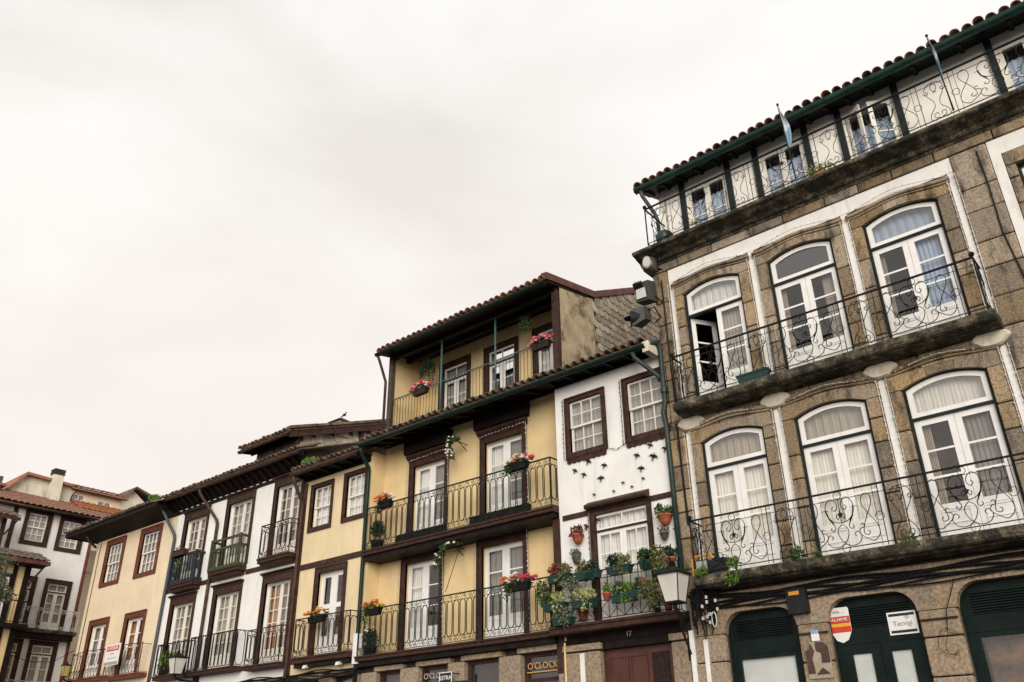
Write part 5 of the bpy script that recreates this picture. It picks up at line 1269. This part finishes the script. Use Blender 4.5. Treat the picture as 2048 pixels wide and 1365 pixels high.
pot(*zz(765,515),.46,.085,.15,'leaf_fresh','terracotta pot with small green rosette tree hung on the rail',110,.07)
pot(*zz(530,700),.20,.11,.18,'leaf_pale','terracotta pot with yellow flowers standing on the balcony floor',60,.07)
pot(*zz(1395,170),.30,.10,.17,'leaf_dark','terracotta pot of dark leaves at the rail end by the granite',150,.09)
pot(*zz(1378,625),.30,.08,.14,'leaf_olive','terracotta pot at the balcony end below the lantern',60,.07)
for a, b, n_, l in ((1270,140,420,'olive succulent spilling over the top rail beside the short trough'), (1235,500,420,'large olive succulent hanging at mid rail beside the lantern'), (430,420,260,'tall thin grey plant climbing the rail near the spider plants'), (130,490,240,'green jade bush hung outside the rail beside the yellow balcony')):
    x, z = fp(*zz(a,b),.44); t = thing('succulent', l, 'plant', (x,-.44,z-.2)); put('foliage', MB().leaves((0,0,.2),(.17,.13,.27),n_,.075,RNG), 'leaf_olive' if b < 600 and a > 1000 else ('leaf_grey' if a == 430 else 'leaf_green'), t); put('pot', MB().lathe(0,.03,[(.07,-.05),(.09,.08)],10), 'planter_green', t, True)

# ceramic swallows
def swallow(a, b, size, rot, label):
    px, py = q8(a, b); x, z = fp(px, py, .03); s = size
    mb = MB(); mb.ball((0,0,0), .085*s, 1.0, .5, 3.2, 8, 6)
    mb.ball((0,-.02*s,.30*s), .085*s, 1, .6, 1, 8, 5); mb.poly([(-.02*s,.37*s),(.02*s,.37*s),(0,.45*s)], -.03*s, .01*s)
    for sg in (-1,1):
        W = [(.03,.16),(.22,.24),(.40,.16),(.62,-.10),(.44,.00),(.28,-.02),(.12,-.10),(.05,-.06)]
        P = [(sg*u*s, v*s) for u, v in W]; mb.poly(P if sg > 0 else P[::-1], -.035*s, .015*s)
        Tt = [(.0,-.20),(.06,-.24),(.17,-.50),(.03,-.36)]; P = [(sg*u*s, v*s) for u, v in Tt]; mb.poly(P if sg > 0 else P[::-1], -.02*s, .015*s)
    o = single('swallow', mb, 'ceramic_black', 'black ceramic '+label, 'ornament', 'black ceramic swallows on the white wall', False)
    me = o.data; cx = o.location.copy()
    # the mesh was recentred by single(); turn it about its middle and hang it on the wall
    o.rotation_euler = (0, rot, 0); o.location = Vector((x, -.03, z)) - Matrix.Rotation(rot, 3, 'Y') @ Vector((0,0,.47*s))
BIRDS = [((287,697),.20,.5),((410,727),.18,.3),((385,825),.20,.1),((187,768),.17,.5),((255,798),.17,.4),((657,652),.18,.4),((783,660),.23,.4),((690,750),.19,.2),((757,573),.17,.4),((872,602),.19,.5),
         ((333,948),.11,.4),((483,922),.10,.4),((553,858),.11,.3),((620,888),.10,.4),((705,825),.11,.5),((272,1188),.16,.6),((360,1142),.17,.6),((325,1112),.15,.3),((738,1085),.12,.4),((518,1045),.13,.2),((957,1217),.17,.5)]
BLAB = {(287,697):'swallow touching the scalloped apron of the window beside the yellow house',(410,727):'swallow by itself to the right of the first window apron',(385,825):'upright swallow between the first window and the row of tiny swallows',(187,768):'swallow closest to the yellow house corner',(255,798):'swallow just below the one nearest the yellow house',
 (657,652):'swallow left of the largest one under the second window',(783,660):'largest swallow of the flock, under the second window apron',(690,750):'upright swallow below the largest one',(757,573):'swallow tucked against the second window apron',(872,602):'swallow closest to the green pipe under the second window',
 (333,948):'tiny swallow at the door hood, first of the rising row',(483,922):'tiny swallow second in the row rising above the door hood',(553,858):'tiny swallow highest of the row above the door hood',(620,888):'tiny swallow above the middle of the door hood',(705,825):'tiny swallow directly below the upright one of the second window',
 (272,1188):'swallow between russet wall pot and door frame',(360,1142):'swallow on the upper left door frame',(325,1112):'swallow overlapping the door frame corner',(738,1085):'small swallow on the door frame near green wall pot',(518,1045):'small swallow under the middle of the door hood',(957,1217):'swallow below the terracotta pot near the granite corner'}
for (a, b), s_, r_ in BIRDS:
    big = s_ > .14
    swallow(a, b, s_*.85, r_, BLAB[(a, b)])

# street lanterns
def lantern(name, loc, w_, h_, label, glass='lamp_glass', post=None, bracket=None):
    t = thing(name, label, 'lamp', (loc[0],loc[1],loc[2])); a, b = w_/2, w_/2*.62
    put('glass', MB().add([(-b,-b,0),(b,-b,0),(b,b,0),(-b,b,0),(-a,-a,h_),(a,-a,h_),(a,a,h_),(-a,a,h_)], [(0,3,2,1),(0,1,5,4),(1,2,6,5),(2,3,7,6),(3,0,4,7),(4,5,6,7)]), glass, t)
    fr = MB()
    for sx in (-1,1):
        for sy in (-1,1): fr.tube([(sx*b*1.02,sy*b*1.02,-.01),(sx*a*1.02,sy*a*1.02,h_)], .014*w_/.6, 4)
    fr.ring([(-b-.02,-b-.02),(b+.02,-b-.02),(b+.02,b+.02),(-b-.02,b+.02)], [(-b+.02,-b+.02),(b-.02,-b+.02),(b-.02,b-.02),(-b+.02,b-.02)], 0, .02) if False else fr.box(-b-.015,b+.015,-b-.015,b+.015,-.03,.0)
    put('frame', fr, 'iron', t)
    rf = MB(); e = a*1.16
    rf.add([(-e,-e,h_-.01),(e,-e,h_-.01),(e,e,h_-.01),(-e,e,h_-.01),(-e,-e,h_+.03),(e,-e,h_+.03),(e,e,h_+.03),(-e,e,h_+.03),(-a*.62,-a*.62,h_+w_*.20),(a*.62,-a*.62,h_+w_*.20),(a*.62,a*.62,h_+w_*.20),(-a*.62,a*.62,h_+w_*.20),(-a*.25,-a*.25,h_+w_*.36),(a*.25,-a*.25,h_+w_*.36),(a*.25,a*.25,h_+w_*.36),(-a*.25,a*.25,h_+w_*.36)],
           [(0,3,2,1),(0,1,5,4),(1,2,6,5),(2,3,7,6),(3,0,4,7)]+[(4+4*k+i,4+4*k+(i+1)%4,8+4*k+(i+1)%4,8+4*k+i) for k in range(2) for i in range(4)]+[(12,13,14,15)])
    rf.lathe(0,0,[(a*.22,h_+w_*.36),(a*.30,h_+w_*.42),(a*.16,h_+w_*.46),(a*.24,h_+w_*.54),(a*.05,h_+w_*.64)],10)
    put('roof', rf, 'iron', t)
    if bracket:
        bx, by, bz = bracket; bm = MB()
        bm.tube([(0,0,-.02),(0,0,-.10),(bx*.3,by*.3,-.16),(bx*.7,by*.7,-.15),(bx,by,-.12)], .028, 6)
        bm.tube([(bx,by,-.75),(bx*.72,by*.72,-.60),(bx*.38,by*.38,-.42),(bx*.22,by*.22,-.20)], .022, 6)
        bm.tube([(bx*.55+bx*.2*math.cos(k*.5),by*.55+by*.2*math.cos(k*.5),-.34+.12*math.sin(k*.5)) for k in range(14)], .013, 5)
        bm.box(bx-.05,bx+.05,by-.02,by+.02,-.85,.0); put('bracket', bm, 'iron', t)
    if post:
        pm = MB(); H = loc[2]
        pm.lathe(0,0,[(.17,-H),(.17,-H+.25),(.11,-H+.35),(.10,-H+1.1),(.065,-H+1.2),(.05,-.35),(.08,-.30),(.05,-.22),(.05,-.12),(.10,-.04),(.06,0)],12)
        pm.tube([(-.30,0,-.30),(.30,0,-.30)], .016, 5); put('post', pm, 'iron', t, True)
    return t
x, z = fp(1351,1204,1.05); lantern('street_lantern', (x,-1.05,z), .41, .46, 'large white glazed lantern on a scroll bracket beside the granite corner', bracket=(-.35,1.0,0))
x, z = fp(351,1348,.9); lantern('street_lantern', (x,-.9,z), .36, .42, 'white glazed lantern on a bracket below the townhouse balconies', bracket=(-.25,.85,0))
x, z = fp(128.5,1353,.6); lantern('wall_lantern', (x,-.6,z), .22, .34, 'small amber glass lantern at the corner of the cream house', 'lamp_glass_amber', bracket=(-.15,.55,0))

# floodlights and horn speaker on the granite corner
x, z = fp(1299,531,.22); t = thing('floodlight', 'silver round floodlight under the granite cornice corner', 'floodlight', (x,-.22,z-.15))
put('housing', MB().lathe(0,0,[(.10,.0),(.16,.06),(.17,.26),(.12,.30)],12).box(-.13,.13,-.05,.2,.02,.28), 'grey_metal', t, True); put('lens', MB().add([(.02+.13*math.cos(k*PI/8)*.6,-.185,.15+.13*math.sin(k*PI/8)) for k in range(16)], [tuple(range(16))]).add([(.02+.16*math.cos(k*PI/8)*.6,-.15,.15+.16*math.sin(k*PI/8)) for k in range(16)]+[(.02+.13*math.cos(k*PI/8)*.6,-.185,.15+.13*math.sin(k*PI/8)) for k in range(16)], [(k,(k+1)%16,16+(k+1)%16,16+k) for k in range(16)]), 'lens', t); put('bracket', MB().tube([(.1,.1,.1),(.25,.2,.0),(.3,.2,-.1)], .02, 5), 'iron', t)
x, z = fp(1292,586,.22); t = thing('floodlight', 'boxy grey-green floodlight with hood on the granite corner', 'floodlight', (x,-.22,z-.25))
fm = MB().add([(-.20,-.12,.02),(.16,-.16,-.03),(.20,.14,.0),(-.16,.14,.04),(-.17,-.16,.46),(.18,-.20,.42),(.20,.10,.50),(-.15,.10,.52)], [(0,3,2,1),(0,1,5,4),(1,2,6,5),(2,3,7,6),(3,0,4,7),(4,5,6,7)]); put('housing', fm, 'grey_green_metal', t)
put('hood', MB().add([(-.18,-.17,.30),(.06,-.19,.27),(.05,-.30,.36),(-.17,-.27,.40),(-.17,-.17,.50),(.02,-.19,.47)], [(0,1,2,3),(3,2,5,4),(1,5,2),(0,3,4)]), 'dark_plastic', t); put('lens', MB().quad((-.15,-.171,.06),(.12,-.20,.03),(.10,-.21,.27),(-.14,-.185,.29)), 'lens', t); put('bracket', MB().tube([(.22,.0,.1),(.30,.1,-.05),(.34,.2,.1)], .02, 5), 'iron', t)
x, z = fp(1283,638,.25); t = thing('loudspeaker', 'black horn loudspeaker jutting from the granite corner', 'loudspeaker', (x,-.25,z-.2))
sp = MB(); V = []
for k in range(14):
    a = 2*PI*k/14; V.append((-.17+.05*math.sin(a), -.16+.14*math.cos(a)*.5, .19+.19*math.sin(a)))
put('horn', MB().tube([(-.18,-.16,.2),(-.13,-.13,.2),(-.05,-.08,.2),(.08,.0,.22)], .19, 14, r1=.10), 'dark_plastic', t, True); put('body', MB().add([(-.12,-.20,-.02),(.16,-.12,.10),(.20,.08,.12),(-.04,.08,.02),(-.10,-.20,.40),(.15,-.12,.42),(.19,.08,.42),(-.04,.08,.40)], [(0,3,2,1),(0,1,5,4),(1,2,6,5),(2,3,7,6),(3,0,4,7),(4,5,6,7)]), 'grey_green_metal', t)
put('cone', MB().lathe(0,0,[(.02,0),(.10,.03),(.12,.0)],12), 'iron', t).location = (-.20,-.17,.2); put('bracket', MB().tube([(.16,.0,.35),(.30,.05,.40),(.36,.2,.20),(.30,.05,.02)], .018, 5), 'iron', t)

# flags on the attic railing
def flag(p0, p1, p2, off0, off1, label):
    """pole from the rail foot to its tip; cloth drawn along its upper part"""
    a = fp(*p0, off0); b = fp(*p1, off1); t = thing('flag', label, 'flag', (a[0],-off0,a[1]), 0, 'flags on the attic railing')
    A = Vector((0,0,0)); B = Vector((b[0]-a[0], -(off1-off0), b[1]-a[1])); put('pole', MB().tube([A, B], .014, 6), 'iron', t)
    put('finial', MB().ball(B, .03), 'dark_plastic', t)
    c = fp(*p2, off0+(off1-off0)*.45); Cc = Vector((c[0]-a[0], -(off1-off0)*.45, c[1]-a[1])); n, m_ = 12, 5; V = []
    st = A+(B-A)*.97
    for i in range(n+1):
        u = i/n; p = st+(A+(B-A)*.42-st)*u; q = st+(Cc-st)*u
        for j in range(m_+1):
            v = j/m_; wv = (q-p)*v*(.25+.75*math.sin(PI*min(1,u*.9+.05))); r = p+wv; V.append((r.x+.02*math.sin(6*v+4*u), r.y+.05*math.sin(9*v+5*u)*v, r.z+.015*math.sin(11*u)))
    F = [(i*(m_+1)+j, i*(m_+1)+j+1, (i+1)*(m_+1)+j+1, (i+1)*(m_+1)+j) for i in range(n) for j in range(m_)]
    o = put('cloth', MB().add(V, F), 'flag_cloth', t, True); o.data.materials.append(MATS['flag_blue'])
    for k, f in enumerate(o.data.polygons): f.material_index = 1 if (k//m_) > 7 else 0
flag((1592,358),(1555,210),(1592,274),.47,.80,'pale blue and white flag leaning from attic rail over the open casement side')
flag((1908,221),(1853,72),(1882,128),.47,.80,'pale blue flag leaning from attic rail before the wide white panel')

# pots, planters and weeds of the granite house
x, z = fp(1508,757,.40); t = thing('planter_trough', 'empty dark green trough on the granite upper balcony', 'planter', (x,-.40,8.105)); put('trough', MB().add([(-.28,-.06,0),(.28,-.06,0),(.28,.06,0),(-.28,.06,0),(-.31,-.085,.17),(.31,-.085,.17),(.31,.085,.17),(-.31,.085,.17)], [(0,3,2,1),(0,1,5,4),(1,2,6,5),(2,3,7,6),(3,0,4,7)]).frame(-.32,.32,.14,.175,.02,-.095,.095), 'planter_green', t); put('soil', MB().box(-.28,.28,-.07,.07,.10,.12), 'planter_brown', t)
x, z = fp(1329,476,.30); t = thing('flower_pot', 'dark green round bowl at the attic balcony corner', 'flower pot', (x,-.30,11.90)); put('bowl', MB().lathe(0,0,[(.13,0),(.18,.08),(.20,.20),(.17,.26),(.08,.30)],14), 'planter_green', t, True); put('foliage', MB().leaves((0,0,.32),(.10,.10,.06),30,.05,RNG), 'leaf_dark', t)
x, z = fp(1638,335,.25); t = thing('potted_plant', 'dry straw coloured plant on the attic balcony floor', 'plant', (x,-.25,11.90)); put('foliage', MB().leaves((0,0,.20),(.30,.12,.20),260,.08,RNG), 'leaf_pale', t); put('pot', MB().lathe(0,0,[(.10,0),(.13,.12)],10), 'terracotta', t, True)
def weed(px, py, off, r, leaf, label, n=170, sz=.07, up=.5):
    x, z = fp(px, py, off); t = single('weed', MB().leaves((x,-off,z),(r,r*.7,r*(.9 if r < .2 else .4)),n,sz,RNG,up=up), leaf, label, 'plant')
weed(1467,1126,.50,.11,'leaf_fresh','bright green weed growing on the lower granite slab by the first door'); weed(1463,1157,.55,.12,'leaf_fresh','round green weed hanging from the lower granite slab edge',150,.07,0); weed(1404,1146,.52,.10,'leaf_fresh','small weeds under the yellow work light')
weed(1594,1110,.50,.14,'leaf_green','leafy weed on the lower slab between first and second door',170); weed(1636,1111,.50,.06,'leaf_green','tiny weed on the lower slab at the second door',50); weed(1820,1085,.50,.15,'leaf_green','mossy tuft on the lower slab before the third door',150,.05)
weed(1386,447,.50,.10,'leaf_olive','moss tuft on the cornice edge below the first attic window',80,.035)
for px, py, off, r, l in ((622,930,.2,.42,'grass growing on the narrow house roof beside the townhouse gutter'), (309,1000,.3,.35,'bright grass tuft on the roof where cream and white houses meet')): weed(px, py, off, r*.8, 'leaf_fresh', l, 260, .11, 1.6)
t = thing('work_light', 'yellow framed work light standing on the lower granite balcony', 'work light', (*[fp(1407,1140,.38)[0]],-.38,4.745))
put('stand', MB().tube([(-.20,0,0),(-.21,0,.30),(-.17,0,.36),(.17,0,.36),(.21,0,.30),(.20,0,0)], .02, 6), 'yellow_paint', t); put('lamp', MB().box(-.13,.13,-.04,.10,.05,.28), 'dark_plastic', t); put('glass', MB().box(-.11,.11,-.052,-.041,.07,.26), 'sign_grey', t)
single('dark_box', MB().poly([(-.0,0),(.26,0),(.30,.26),(.04,.28)], -.0, .16), 'dark_plastic', 'dark plastic box beside the yellow work light', 'lamp').location = (fp(1441,1138,.36)[0],-.36,4.745)  # plain dark box next to the work light, no loudspeaker

# signs, boxes and cables of the granite house
A1 = fp(1674.5,1251,-.08); t = thing('alarm_sign', 'white shield sign reading ALARME in red and yellow on shop door', 'sign', (A1[0]+.05,.088,A1[1]))
s_ = .17; put('plate', MB().poly([(-s_,-.10),(-s_*.55,-.24),(0,-.28),(s_*.55,-.24),(s_,-.10),(s_,.24),(s_*.9,.27),(-s_*.9,.27),(-s_,.24)], -.006, .0), 'sign_white', t); put('red_field', MB().box(-s_*.98,s_*.98,-.009,-.006,-.12,.13), 'sign_red', t); put('yellow_stripe', MB().box(-s_*.98,s_*.98,-.011,-.009,-.03,.02), 'sign_yellow', t)
text_part('ALARME', (0,-.010,.08), .072, 'sign_white', t); text_part('24H', (0,-.010,-.08), .06, 'sign_white', t) if False else None; text_part('oOo  ...', (0,-.007,.20), .06, 'sign_black', t, 'emblem')
A2 = fp(1813,1245,-.08); t = thing('company_sign', 'white rectangular sign reading Tecvigi on the shop door', 'sign', (A2[0]-.06,.088,A2[1]))
put('plate', MB().box(-.22,.22,-.006,0,-.17,.17), 'sign_white', t); put('black_bar', MB().box(-.195,.195,-.009,-.006,.105,.145), 'sign_black', t); put('black_bar', MB().box(-.195,.195,-.009,-.006,-.145,-.105), 'sign_black', t); text_part('Tecvigi', (0,-.008,-.01), .105, 'sign_grey', t)
ws = MB()
for r in (.02,.04,.06): ws.tube([(.08+r*math.cos(a),-.009,.04+r*math.sin(a)) for a in [PI*.25+PI*.5*k/6 for k in range(7)]], .005, 4)
put('emblem', ws, 'sign_grey', t)
A3 = fp(1637.5,1320,.08); t = thing('bronze_plaque', 'dark bronze relief plaque on the granite shop pier', 'plaque', (A3[0],-.06,A3[1]))
put('plate', MB().poly([(-.20,-.28),(.20,-.28),(.20,.20),(.10,.20),(.10,.28),(-.12,.28),(-.12,.18),(-.20,.16)], -.02, 0), 'beige_plate', t)
put('relief', MB().poly([(-.19,-.20),(-.08,-.20),(-.10,.02),(-.05,.14),(-.10,.26),(-.12,.18),(-.19,.15)], -.035, -.02).poly([(.05,-.05),(.19,-.05),(.19,.19),(.10,.27),(-.02,.27),(-.02,.14),(.06,.10)], -.032, -.02).poly([(-.06,-.22),(.16,-.22),(.05,-.12)], -.032, -.02), 'bronze_plate', t); put('coloured_band', MB().box(-.06,.07,-.025,0,.29,.43), 'sign_white', t); put('blue_band', MB().box(-.06,.07,-.028,-.025,.40,.46), 'flag_blue', t)
A4 = fp(1595,1203,.12); t = thing('meter_box', 'dark grey cable box with yellow label above the shop pier', 'box', (A4[0],-.10,A4[1])); put('cover', MB().box(-.17,.17,-.06,.05,-.20,.20), 'dark_plastic', t); put('hinge_strip', MB().box(.12,.16,-.075,-.06,-.19,.19), 'dark_plastic', t); put('label_plate', MB().box(-.12,.06,-.064,-.06,.10,.16), 'yellow_paint', t)
cb = MB(); rng = random.Random(3)
for k in range(7):
    z0 = 4.42-.035*k; ph = rng.uniform(0,6); cb.tube([(-7.5+11*i/40, -.08-.03*rng.random(), z0+.03*math.sin(i*.7+ph)-.02*math.sin(PI*i/40)) for i in range(41)], rng.uniform(.012,.024), 5)
single('cable_bundle', cb, 'black_cable', 'bundle of black cables running under the lower granite balcony', 'cables')
cb = MB(); wb_ = MB(); cx, cz = fp(1415,1235,.15)
for k in range(38):
    x_ = cx+rng.uniform(-.30,.22); l_ = rng.uniform(.3,1.0)
    P = [(x_+rng.uniform(-.06,.08), 0, cz+.50-i*.17*l_+rng.uniform(-.05,.05)) for i in range(6)]; cb.tube([(a,-.15-.03*(k%3),b) for a,b in crom([(p[0],p[2]) for p in P],4)], rng.uniform(.008,.02), 4)
for k in range(10): p = (cx+rng.uniform(-.10,.26), -.22, cz+rng.uniform(-.2,.35)); wb_.box(p[0]-.018, p[0]+.018, p[1]-.03, p[1], p[2]-.025, p[2]+.03)
wb_.tube([(cx+.16+.045*math.cos(k*.63), -.21, cz-.06+.13*math.sin(k*.63)) for k in range(11)], .010, 5)
t = thing('cable_tangle', 'tangle of black cables with white connectors beside the lantern bracket', 'cables', (cx,-.15,cz-.4)); t['base'] = [cx,-.15,cz-.4]; put('cables', cb, 'black_cable', t); put('connectors', wb_, 'white_cable', t, kind='stuff')
lp = fp(1898,1283,.10); cb = MB().tube([(fp(1908,1160,.10)[0],-.10,fp(1908,1160,.10)[1]), (fp(1893,1220,.10)[0],-.10,fp(1893,1220,.10)[1]), (fp(1895,1262,.10)[0],-.10,fp(1895,1262,.10)[1])], .008, 4)
for k in range(2): cb.tube([(lp[0]+.05*k+(.15-.05*k)*math.cos(a)+.02*math.sin(3*a), -.10-.01*k, lp[1]-.04*k+(.19-.03*k)*math.sin(a)) for a in [.6+i*.42 for i in range(13)]], .005, 4)
single('cable_loop', cb, 'black_cable', 'thin black cable loop hanging on the granite pier', 'cable')
single('wall_cable', MB().tube([(-1.30,-.07,11.3),(-1.28,-.075,10.6),(-1.30,-.07,9.6),(-1.20,-.07,8.6),(-1.15,-.07,7.4),(-1.15,-.07,4.8)], .014, 5), 'black_cable', 'dark cable running down the ashlar beside the last white strip', 'cable')
single('wall_cable', MB().tube([(-7.72,-.075,11.2),(-7.71,-.08,9.4),(-7.70,-.075,8.25)], .016, 5).tube([(-7.72,-.075,7.85),(-7.71,-.075,6.5),(-7.70,-.075,5.8)], .022, 5), 'black_cable', 'dark cable running down the granite corner pillar', 'cable')
def string_lights(lines, m, label, r=.007, step=.11):
    mb = MB()
    for L_ in lines:
        mb.tube(L_, r, 4)
        for a, b in zip(L_, L_[1:]):
            a, b = Vector(a), Vector(b); n = max(1, int((b-a).length/step))
            for k in range(n): p = a+(b-a)*(k+.5)/n+Vector((RNG.uniform(-.012,.012),-.012,RNG.uniform(-.01,.01))); mb.ball(p, .0125, 1, 1, 1.5, 5, 3)
    single('string_lights', mb, m, label, 'string lights')
for z0, z1, l in ((8.2,11.05,'white string lights outlining the upper granite door bays'), (4.85,7.66,'white string lights outlining the lower granite door bays')):
    Ls = []
    for a, b in STRIPS:
        for x in (a-.02, b+.02): Ls.append([(x,-.055,z0),(x+.01,-.055,(z0+z1)/2),(x,-.055,z1)])
    for (x0, x1), sl_, sr_ in zip(DOORS, STRIPS[:3], STRIPS[1:]): Ls.append([(sl_[1]+.03,-.06,z1),(x0+.4,-.10,z1+.10),((x0+x1)/2,-.10,z1+.13),(x1-.4,-.10,z1+.10),(sr_[0]-.03,-.06,z1)])
    string_lights(Ls, 'white_cable', l)
Ls = []
for a, b, c, d in (wa, wb): Ls.append([(a-.14,-.06,d+.10),(a-.15,-.06,c-.14),(b+.14,-.06,c-.13),(b+.14,-.06,d+.10)])
Ls += [[(-10.0,-.06,4.4),(-10.01,-.06,6.47),(-8.49,-.06,6.47),(-8.49,-.06,4.4)], [(-9.40,-.03,7.75),(-9.2,-.03,7.68),(-8.98,-.03,7.76)]]
string_lights(Ls, 'black_cable', 'dark string lights framing the windows of the swallow house', .006)
Ls = []
for o in yd: Ls.append([(o[0]-.20,YY-.06,o[2]),(o[0]-.20,YY-.06,o[3]+.17),(o[1]+.20,YY-.12,o[3]+.19),(o[1]+.20,YY-.06,o[2])])
string_lights(Ls, 'white_cable', 'white string lights framing the balcony doors of the yellow house', .006)
SP = 'small spotlights under the balconies'
for px, py, off, l in ((766,1113,-.2,'under the upper slab beside the green pipe'), (613,1334,.2,'under the narrow house balcony, nearer the townhouse'), (679,1327,.2,'under the narrow house balcony, nearer the green pipe'), (850,1311,0,'under the lower yellow slab, first of a close pair'), (880,1311,0,'under the lower yellow slab, second of a close pair'), (1062,1288,0,'under the lower yellow slab near the white house'), (1098,1039,-.1,'under the upper slab beside the corner board')):
    x, z = fp(px, py, off); t = thing('spotlight', 'small pale spotlight '+l, 'spotlight', (x,-off,z), 0, SP); put('head', MB().add([(-.06,-.10,-.05),(.06,-.10,-.05),(.06,.04,-.02),(-.06,.04,-.02),(-.06,-.07,.03),(.06,-.07,.03),(.06,.05,.05),(-.06,.05,.05)], [(0,3,2,1),(0,1,5,4),(1,2,6,5),(2,3,7,6),(3,0,4,7),(4,5,6,7)]), 'ivory_paint', t); put('bracket', MB().tube([(0,.0,.03),(0,.04,.14)], .012, 5), 'iron', t)
x, z = fp(224.5,1310,.40); t = thing('sale_sign', 'white for sale board reading À VENDA on the cream balcony', 'sign', (x,-.40,z)); put('board', MB().box(-.47,.47,-.01,.01,-.33,.33), 'sign_white', t); put('red_header', MB().box(-.40,.40,-.014,-.010,.12,.28), 'sign_red', t); put('grey_footer', MB().box(-.44,.44,-.014,-.010,-.31,-.22), 'sign_grey', t); text_part('À VENDA', (0,-.016,.20), .16, 'sign_white', t); put('emblem', MB().tube([(-.10,-.012,.0),(-.02,-.012,.05),(.08,-.012,.04),(.12,-.012,.0)], .008, 4), 'sign_black', t); text_part('imobiliária', (0,-.012,-.10), .10, 'sign_grey', t, 'small_lettering') if False else put('text_line', MB().box(-.30,.30,-.013,-.010,-.12,-.10), 'sign_grey', t)
single('street_cable', MB().tube([(fp(30,1300,.0)[0]+1.5,-1.0,5.6)]*0 or [(KX+.6, -1.2, 5.9), (KX+1.2, -.5, 5.55), (KX+2.2, .0, 5.50), (CL-.05, -.05, 5.75)], .012, 5), 'black_cable', 'black cable slung between corner house and cream house', 'cable')
cb = MB()
for k in range(5): cb.tube([(-27.0+10.0*i/30, -.10-.02*k, 3.98-.04*k+.05*math.sin(i*.8+k)) for i in range(31)], .018, 5)
single('cable_bundle', cb, 'black_cable', 'black cables strung above the shops of the white townhouse', 'cables')
# bird on the townhouse chimney
x, y_, z = -21.42, 2.3, 12.40; bm = MB().ball((0,0,.10), .085, 1.7, 1, 1, 8, 5).ball((.14,0,.20), .05, 1, 1, 1, 7, 4).poly([(-.12,.10),(-.34,.04),(-.12,.04)], -.03, .03).tube([(.0,0,.04),(.0,0,-.02)], .01, 4).poly([(.18,.20),(.24,.19),(.18,.18)], -.01, .01)
b_ = single('bird', bm, 'dark_plastic', 'small dark bird perched on the townhouse chimney cap', 'bird'); b_.location = (x,y_,z); b_.scale = (.55,.55,.55)
# olive tree at the left edge
ty_, tz_ = xp(-12,1150,-31.5); tr = thing('olive_tree', 'grey-green leafy tree standing before the timber house balcony', 'tree', (-31.5, ty_, 0))
put('trunk', MB().tube([(0,0,0),(.05,.05,tz_*.35),(-.05,.0,tz_*.7),(.0,.05,tz_)], .15, 8, r1=.05).tube([(-.04,0,tz_*.68),(.25,.15,tz_-.6),(.35,.2,tz_+.3)], .06, 6, r1=.02).tube([(-.05,0,tz_*.7),(-.3,.1,tz_-.5),(-.35,.0,tz_+.4)], .06, 6, r1=.02), 'grey_timber', tr, True)
cr_ = MB()
for k in range(26):
    a = RNG.uniform(0,6.28); r = RNG.uniform(.1,1.0); r *= .55; c = (r*math.cos(a), r*math.sin(a), tz_+RNG.uniform(-.65,.65)); cr_.leaves(c, (.26,.26,.24), 120, .10, RNG)
put('crown', cr_, 'leaf_grey', tr)
